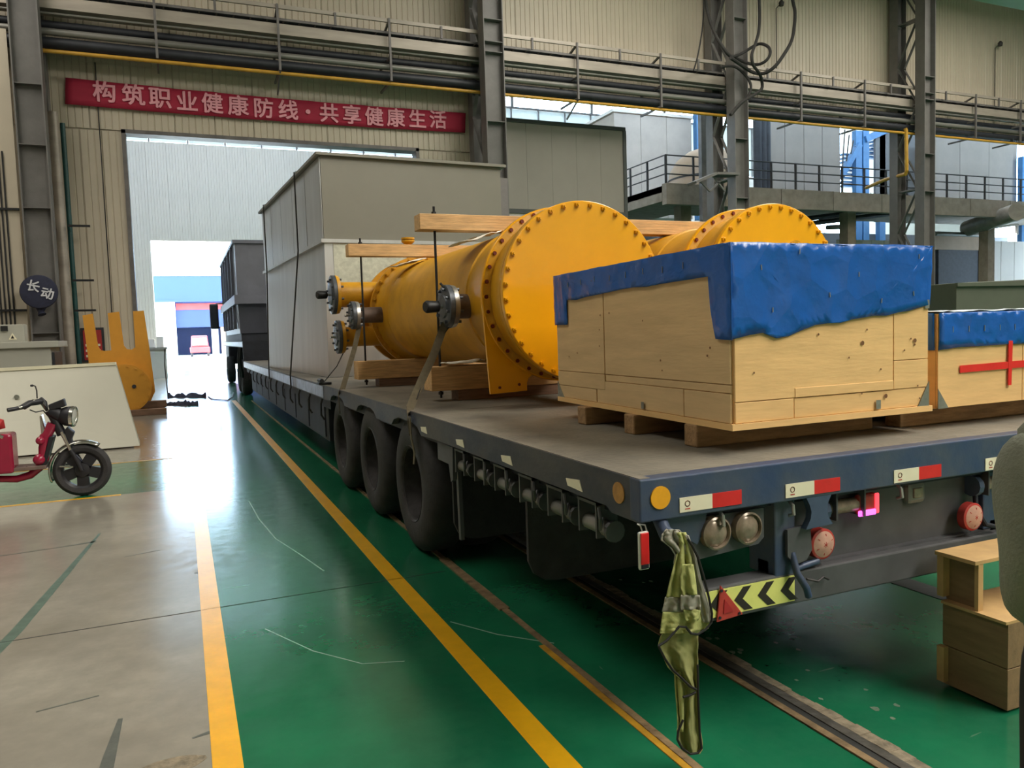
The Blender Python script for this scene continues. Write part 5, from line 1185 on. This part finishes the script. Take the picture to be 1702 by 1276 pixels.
cloth('shoulder', [(60, 325, 395), (85, 305, 420), (115, 300, 445), (150, 345, 455), (190, 372, 470), (235, 365, 480)], -.02, 5, .012, 'vest_silver')
cloth('front_panel', [(75, 375, 430), (130, 395, 455), (190, 380, 472), (260, 362, 490), (350, 340, 512), (405, 328, 528)], -.028, 5, .012, 'vest_yellow')
cloth('reflective_band', [(405, 328, 528), (440, 322, 540), (480, 312, 552)], -.03, 5, .012, 'vest_silver')
cloth('lower_panel', [(480, 312, 552), (530, 304, 560), (565, 300, 545), (590, 296, 505)], -.028, 5, .012, 'vest_yellow')
cloth('side_strip', [(90, 425, 445), (200, 462, 482), (320, 478, 510), (400, 490, 535), (480, 505, 560), (535, 520, 562)], -.04, 2, .006, 'vest_silver', 8, ph=1)
cloth('pocket', [(238, 415, 468), (300, 405, 478), (360, 408, 485), (395, 420, 488)], -.058, 2, .012, 'vest_yellow', 12)
cloth('pocket_band', [(395, 408, 500), (450, 405, 505), (470, 410, 500)], -.057, 3, .01, 'vest_silver', 12)
cloth('pocket', [(470, 420, 505), (510, 425, 500), (525, 435, 490)], -.055, 2, .01, 'vest_yellow', 10)
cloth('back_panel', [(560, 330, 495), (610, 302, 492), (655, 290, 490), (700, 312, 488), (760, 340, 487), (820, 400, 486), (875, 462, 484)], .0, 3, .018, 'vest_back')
cloth('tail', [(780, 370, 405), (850, 372, 410), (930, 378, 415), (1010, 384, 415), (1090, 386, 412)], .02, 2, .015, 'vest_yellow', 8)
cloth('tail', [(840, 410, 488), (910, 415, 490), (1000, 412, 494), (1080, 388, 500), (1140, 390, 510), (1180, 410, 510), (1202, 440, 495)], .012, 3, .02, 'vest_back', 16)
M('piping', srgb(28, 26, 24), .8)
def hem(pts, dy, r=.0045): MB().tube([V(x, y, dy) for x, y in pts], r, 6).build('hem_piping', 'piping', vs, smooth=True)
hem([(288, 655), (330, 628), (365, 590), (395, 555), (430, 558), (455, 590), (490, 595), (530, 570), (560, 535), (563, 490), (545, 400), (520, 300), (490, 200), (460, 140), (440, 110)], -.046)
hem([(290, 655), (320, 715), (360, 775), (410, 820), (450, 860), (482, 875)], -.025)
hem([(415, 1030), (390, 1090), (386, 1130), (410, 1175), (450, 1205), (490, 1200), (510, 1175), (500, 1100), (492, 900), (490, 750)], -.02)
hem([(415, 915), (450, 905), (480, 890)], -.02)
rt = thing('red_tag', P(1069, 880, 'Y', 2.38), 'red plastic reflector tag hanging under the trailer corner', 'tag')
a, b = P(1060, 884, 'Y', 2.38), P(1079, 945, 'Y', 2.38)
B((a.x, 2.372, b.z), (b.x, 2.388, a.z)).build('tag_case', 'lens_glass', rt, .008)
B((a.x+.005, 2.367, b.z+.022), (b.x-.005, 2.374, a.z-.004)).build('tag_face', 'reflect_red', rt, .003); B((a.x+.007, 2.368, b.z+.006), (b.x-.007, 2.374, b.z+.022)).build('tag_foot', 'chassis_dark', rt, .002)
for dx in (0, .02): MB().tube([(a.x+.02+dx, 2.38, a.z-.005), (a.x+.015+dx, 2.385, a.z+.02), (a.x+.012, 2.40, .93)], .003, 6).build('hook_wire', 'steel', rt)
# ---------------------------------------------------------------- plywood step boxes behind the trailer
M('ply_shaded', srgb(132, 106, 74), .7, var=.2, scale=3, stretch=(6, 1, 6), bump=.1, bscale=10)  # shade on the step boxes is put into this darker plywood colour
M('ply_edge', srgb(190, 154, 102), .7, var=.15, scale=6)
LX = 3.06; Q = lambda x, y: P(1440+x/2.798, 820+y/2.798, 'X', LX)
t_back, t_front = Q(360, 508), Q(660, 590); b_mid = Q(500, 965)
y0, y1 = t_front.y, Q(355, 510).y; zt2 = Q(360, 508).z; zmid = Q(355, 700).z
bx = thing('plywood_box', (LX, y0, 0), 'two-tier plywood box on the green floor beside the person', 'box')
B((LX, y0, .012), (LX+.55, y1, zmid-.002)).build('lower_board', 'ply_shaded', bx, .002); B((LX, y0, zmid+.002), (LX+.55, y1, zt2)).build('upper_board', 'ply_shaded', bx, .002)
B((LX-.012, y0+.0, zt2), (LX+.55, y1, zt2+.012)).build('lid_edge', 'ply_edge', bx)
B((LX-.03, y1-.03, .03), (LX-.001, y1+.005, zmid)).build('batten', 'ply_edge', bx)
tb, tf = Q(332, 262), Q(522, 322); ztop = tb.z
sb = thing('plywood_stool', (LX, tf.y, zt2+.012), 'open plywood step standing on top of the two-tier box', 'step')
B((LX-.02, tf.y, ztop-.018), (LX+.5, tb.y, ztop)).build('tread', 'ply_edge', sb, .002)
B((LX+.03, tf.y+.02, zt2+.012), (LX+.045, tb.y-.02, ztop-.018)).build('side_panel', 'ply_shaded', sb)
B((LX-.01, tb.y-.035, zt2+.03), (LX+.03, tb.y-.005, ztop-.018)).build('leg', 'ply_edge', sb); B((LX-.0, tf.y+.0, zt2+.012), (LX+.03, tf.y+.018, ztop-.018)).build('leg', 'ply_edge', sb)
B((LX+.46, tf.y, zt2+.012), (LX+.48, tb.y, ztop-.018)).build('side_panel', 'ply_shaded', sb)
# ---------------------------------------------------------------- person at the right edge
M('jacket', srgb(126, 128, 112), .9, var=.1, scale=10, bump=.25, bscale=120)
M('trousers', srgb(40, 36, 36), .9, var=.15, scale=10)
M('skin', srgb(190, 146, 120), .6, var=.06, scale=10)
M('hair', srgb(24, 20, 18), .7, var=.2, scale=40, stretch=(1, 1, .2))
sh = P(1666, 706, 'Z', 1.40); rh = Vector((_r.x, _r.y, 0)).normalized(); fh = Vector((-rh.y, rh.x, 0))
PC = sh+rh*.262; PC.z = 0
pr = thing('person', PC, 'person in a grey-green jacket and black trousers standing at the right edge', 'person')
W = lambda r, f, z: PC+rh*r+fh*f+Vector((0, 0, z))
def skin(name, nodes, edges, mat, parent, sub=2):
    """nodes: (r,f,z,radius[,radius2])"""
    me = bpy.data.meshes.new(name); o_w = worigin(parent); me.from_pydata([W(*n[:3])-o_w for n in nodes], edges, [])
    me.materials.append(MATS[mat]); o = bpy.data.objects.new(name, me); col.objects.link(o); o.parent = parent
    md = o.modifiers.new('skin', 'SKIN'); md.use_smooth_shade = True
    for i, n in enumerate(nodes): me.skin_vertices[0].data[i].radius = (n[3], n[4] if len(n) > 4 else n[3])
    me.skin_vertices[0].data[0].use_root = True
    s2 = o.modifiers.new('sub', 'SUBSURF'); s2.levels = s2.render_levels = sub
    return o
nodes = [(0, 0, .95, .13), (0, 0, 1.12, .12), (0, .01, 1.28, .11), (0, .01, 1.40, .06), (0, .02, 1.5, .052), (0, .03, 1.55, .055),
         (-.15, 0, 1.37, .045), (-.205, -.05, 1.14, .04), (-.17, .0, .98, .03), (-.13, .05, .93, .026),
         (.15, 0, 1.37, .045), (.205, -.05, 1.14, .04), (.17, .0, .98, .03), (.13, .05, .93, .026),
         (-.09, 0, .86, .09), (-.11, .01, .48, .06), (-.12, -.02, .10, .04), (-.12, .1, .05, .04),
         (.09, 0, .86, .09), (.11, .01, .48, .06), (.12, -.02, .10, .04), (.12, .1, .05, .04)]
ed = [(0, 1), (1, 2), (2, 3), (3, 4), (4, 5), (2, 6), (6, 7), (7, 8), (8, 9), (2, 10), (10, 11), (11, 12), (12, 13), (0, 14), (14, 15), (15, 16), (16, 17), (0, 18), (18, 19), (19, 20), (20, 21)]
body = skin('body', nodes, ed, 'skin', pr)
def ell(name, c, rad, mat, parent, n=20, cut=None):
    mb = MB()
    for i in range(n+1):
        th = math.pi*i/n
        for j in range(n):
            a = math.tau*j/n; p = Vector((math.sin(th)*math.cos(a)*rad[0], math.sin(th)*math.sin(a)*rad[1], math.cos(th)*rad[2]))
            if cut: p = cut(p)
            mb.v.append(W(c[0]+p.x, c[1]+p.y, c[2]+p.z))
    for i in range(n):
        for j in range(n): j2 = (j+1) % n; mb.f.append((i*n+j, i*n+j2, (i+1)*n+j2, (i+1)*n+j))
    return mb.build(name, mat, parent, smooth='all')
hd = ell('head', (0, .035, 1.645), (.076, .098, .118), 'skin', pr)
ell('hair', (0, .022, 1.665), (.084, .1, .112), 'hair', pr, cut=lambda p: Vector((p.x, p.y if p.y < .04 or p.z > .05 else .04, p.z if p.z > -.07 else -.07)))
for s in (-1, 1):
    ell('ear', (s*.08, .03, 1.64), (.012, .022, .034), 'skin', hd, 10); ell('eye', (s*.032, .125, 1.655), (.012, .008, .007), 'hair', hd, 8)
ell('nose', (0, .138, 1.63), (.013, .018, .024), 'skin', hd, 10); ell('mouth', (0, .127, 1.588), (.025, .008, .006), 'lamp_red', hd, 8)
# jacket: torso loft with elastic hem, collar, two sleeves
def loft(name, rings, mat, parent, n=28, wr=.0):
    mb = MB()
    for k, (r, f, z, a, b) in enumerate(rings):
        for j in range(n):
            t = math.tau*j/n; w = 1+wr*noise.noise(Vector((math.cos(t)*2, math.sin(t)*2, z*9)))
            mb.v.append(W(r+math.cos(t)*a*w, f+math.sin(t)*b*w, z))
    for k in range(len(rings)-1):
        for j in range(n): j2 = (j+1) % n; mb.f.append((k*n+j, k*n+j2, (k+1)*n+j2, (k+1)*n+j))
    return mb.build(name, mat, parent, smooth='all', solid=.008)
jk = loft('jacket', [(0, 0, .885, .165, .125), (0, 0, .90, .185, .14), (0, 0, .96, .205, .155), (0, 0, 1.05, .2, .15), (0, 0, 1.18, .2, .15), (0, 0, 1.3, .21, .15), (0, .0, 1.38, .205, .135), (0, .005, 1.42, .17, .115), (0, .01, 1.455, .11, .095), (0, .015, 1.48, .075, .08), (0, .02, 1.54, .07, .078)], 'jacket', pr, wr=.06)
for s in (-1, 1):
    skin('sleeve', [(s*.15, 0, 1.375, .085), (s*.215, -.005, 1.28, .075), (s*.222, -.045, 1.12, .066), (s*.205, -.01, 1.0, .06), (s*.165, .035, .94, .05)], [(0, 1), (1, 2), (2, 3), (3, 4)], 'jacket', jk)
    # hand: palm with five fingers
    skin('palm', [(s*.13, .05, .94, .024), (s*.115, .075, .92, .018, .032), (s*.105, .09, .905, .016, .032)], [(0, 1), (1, 2)], 'skin', body)
    for k, (df, ln) in enumerate(((-.024, .055), (-.008, .068), (.008, .064), (.022, .05))):
        skin('finger', [(s*.105, .09+df*.4, .905+df*.5, .009), (s*.09, .1+df*.4, .905+df*.5-ln*.4, .0085), (s*.075, .1+df*.4, .905+df*.5-ln*.7, .008)], [(0, 1), (1, 2)], 'skin', body, 1)
    skin('thumb', [(s*.11, .08, .935, .011), (s*.09, .1, .935, .01), (s*.07, .105, .925, .009)], [(0, 1), (1, 2)], 'skin', body, 1)
    skin('trouser_leg', [(s*.075, 0, .93, .115), (s*.095, .0, .78, .112), (s*.11, .0, .5, .092), (s*.125, -.005, .25, .088), (s*.125, -.01, .075, .082)], [(0, 1), (1, 2), (2, 3), (3, 4)], 'trousers', pr)
    shoe = MB().hexa([W(s*.125-.045, -.085, .0), W(s*.125+.045, -.085, 0), W(s*.125+.05, .19, 0), W(s*.125-.05, .19, 0)], [W(s*.125-.04, -.075, .085), W(s*.125+.04, -.075, .085), W(s*.125+.04, .15, .06), W(s*.125-.04, .15, .06)]).build('shoe', 'black', pr, .02)
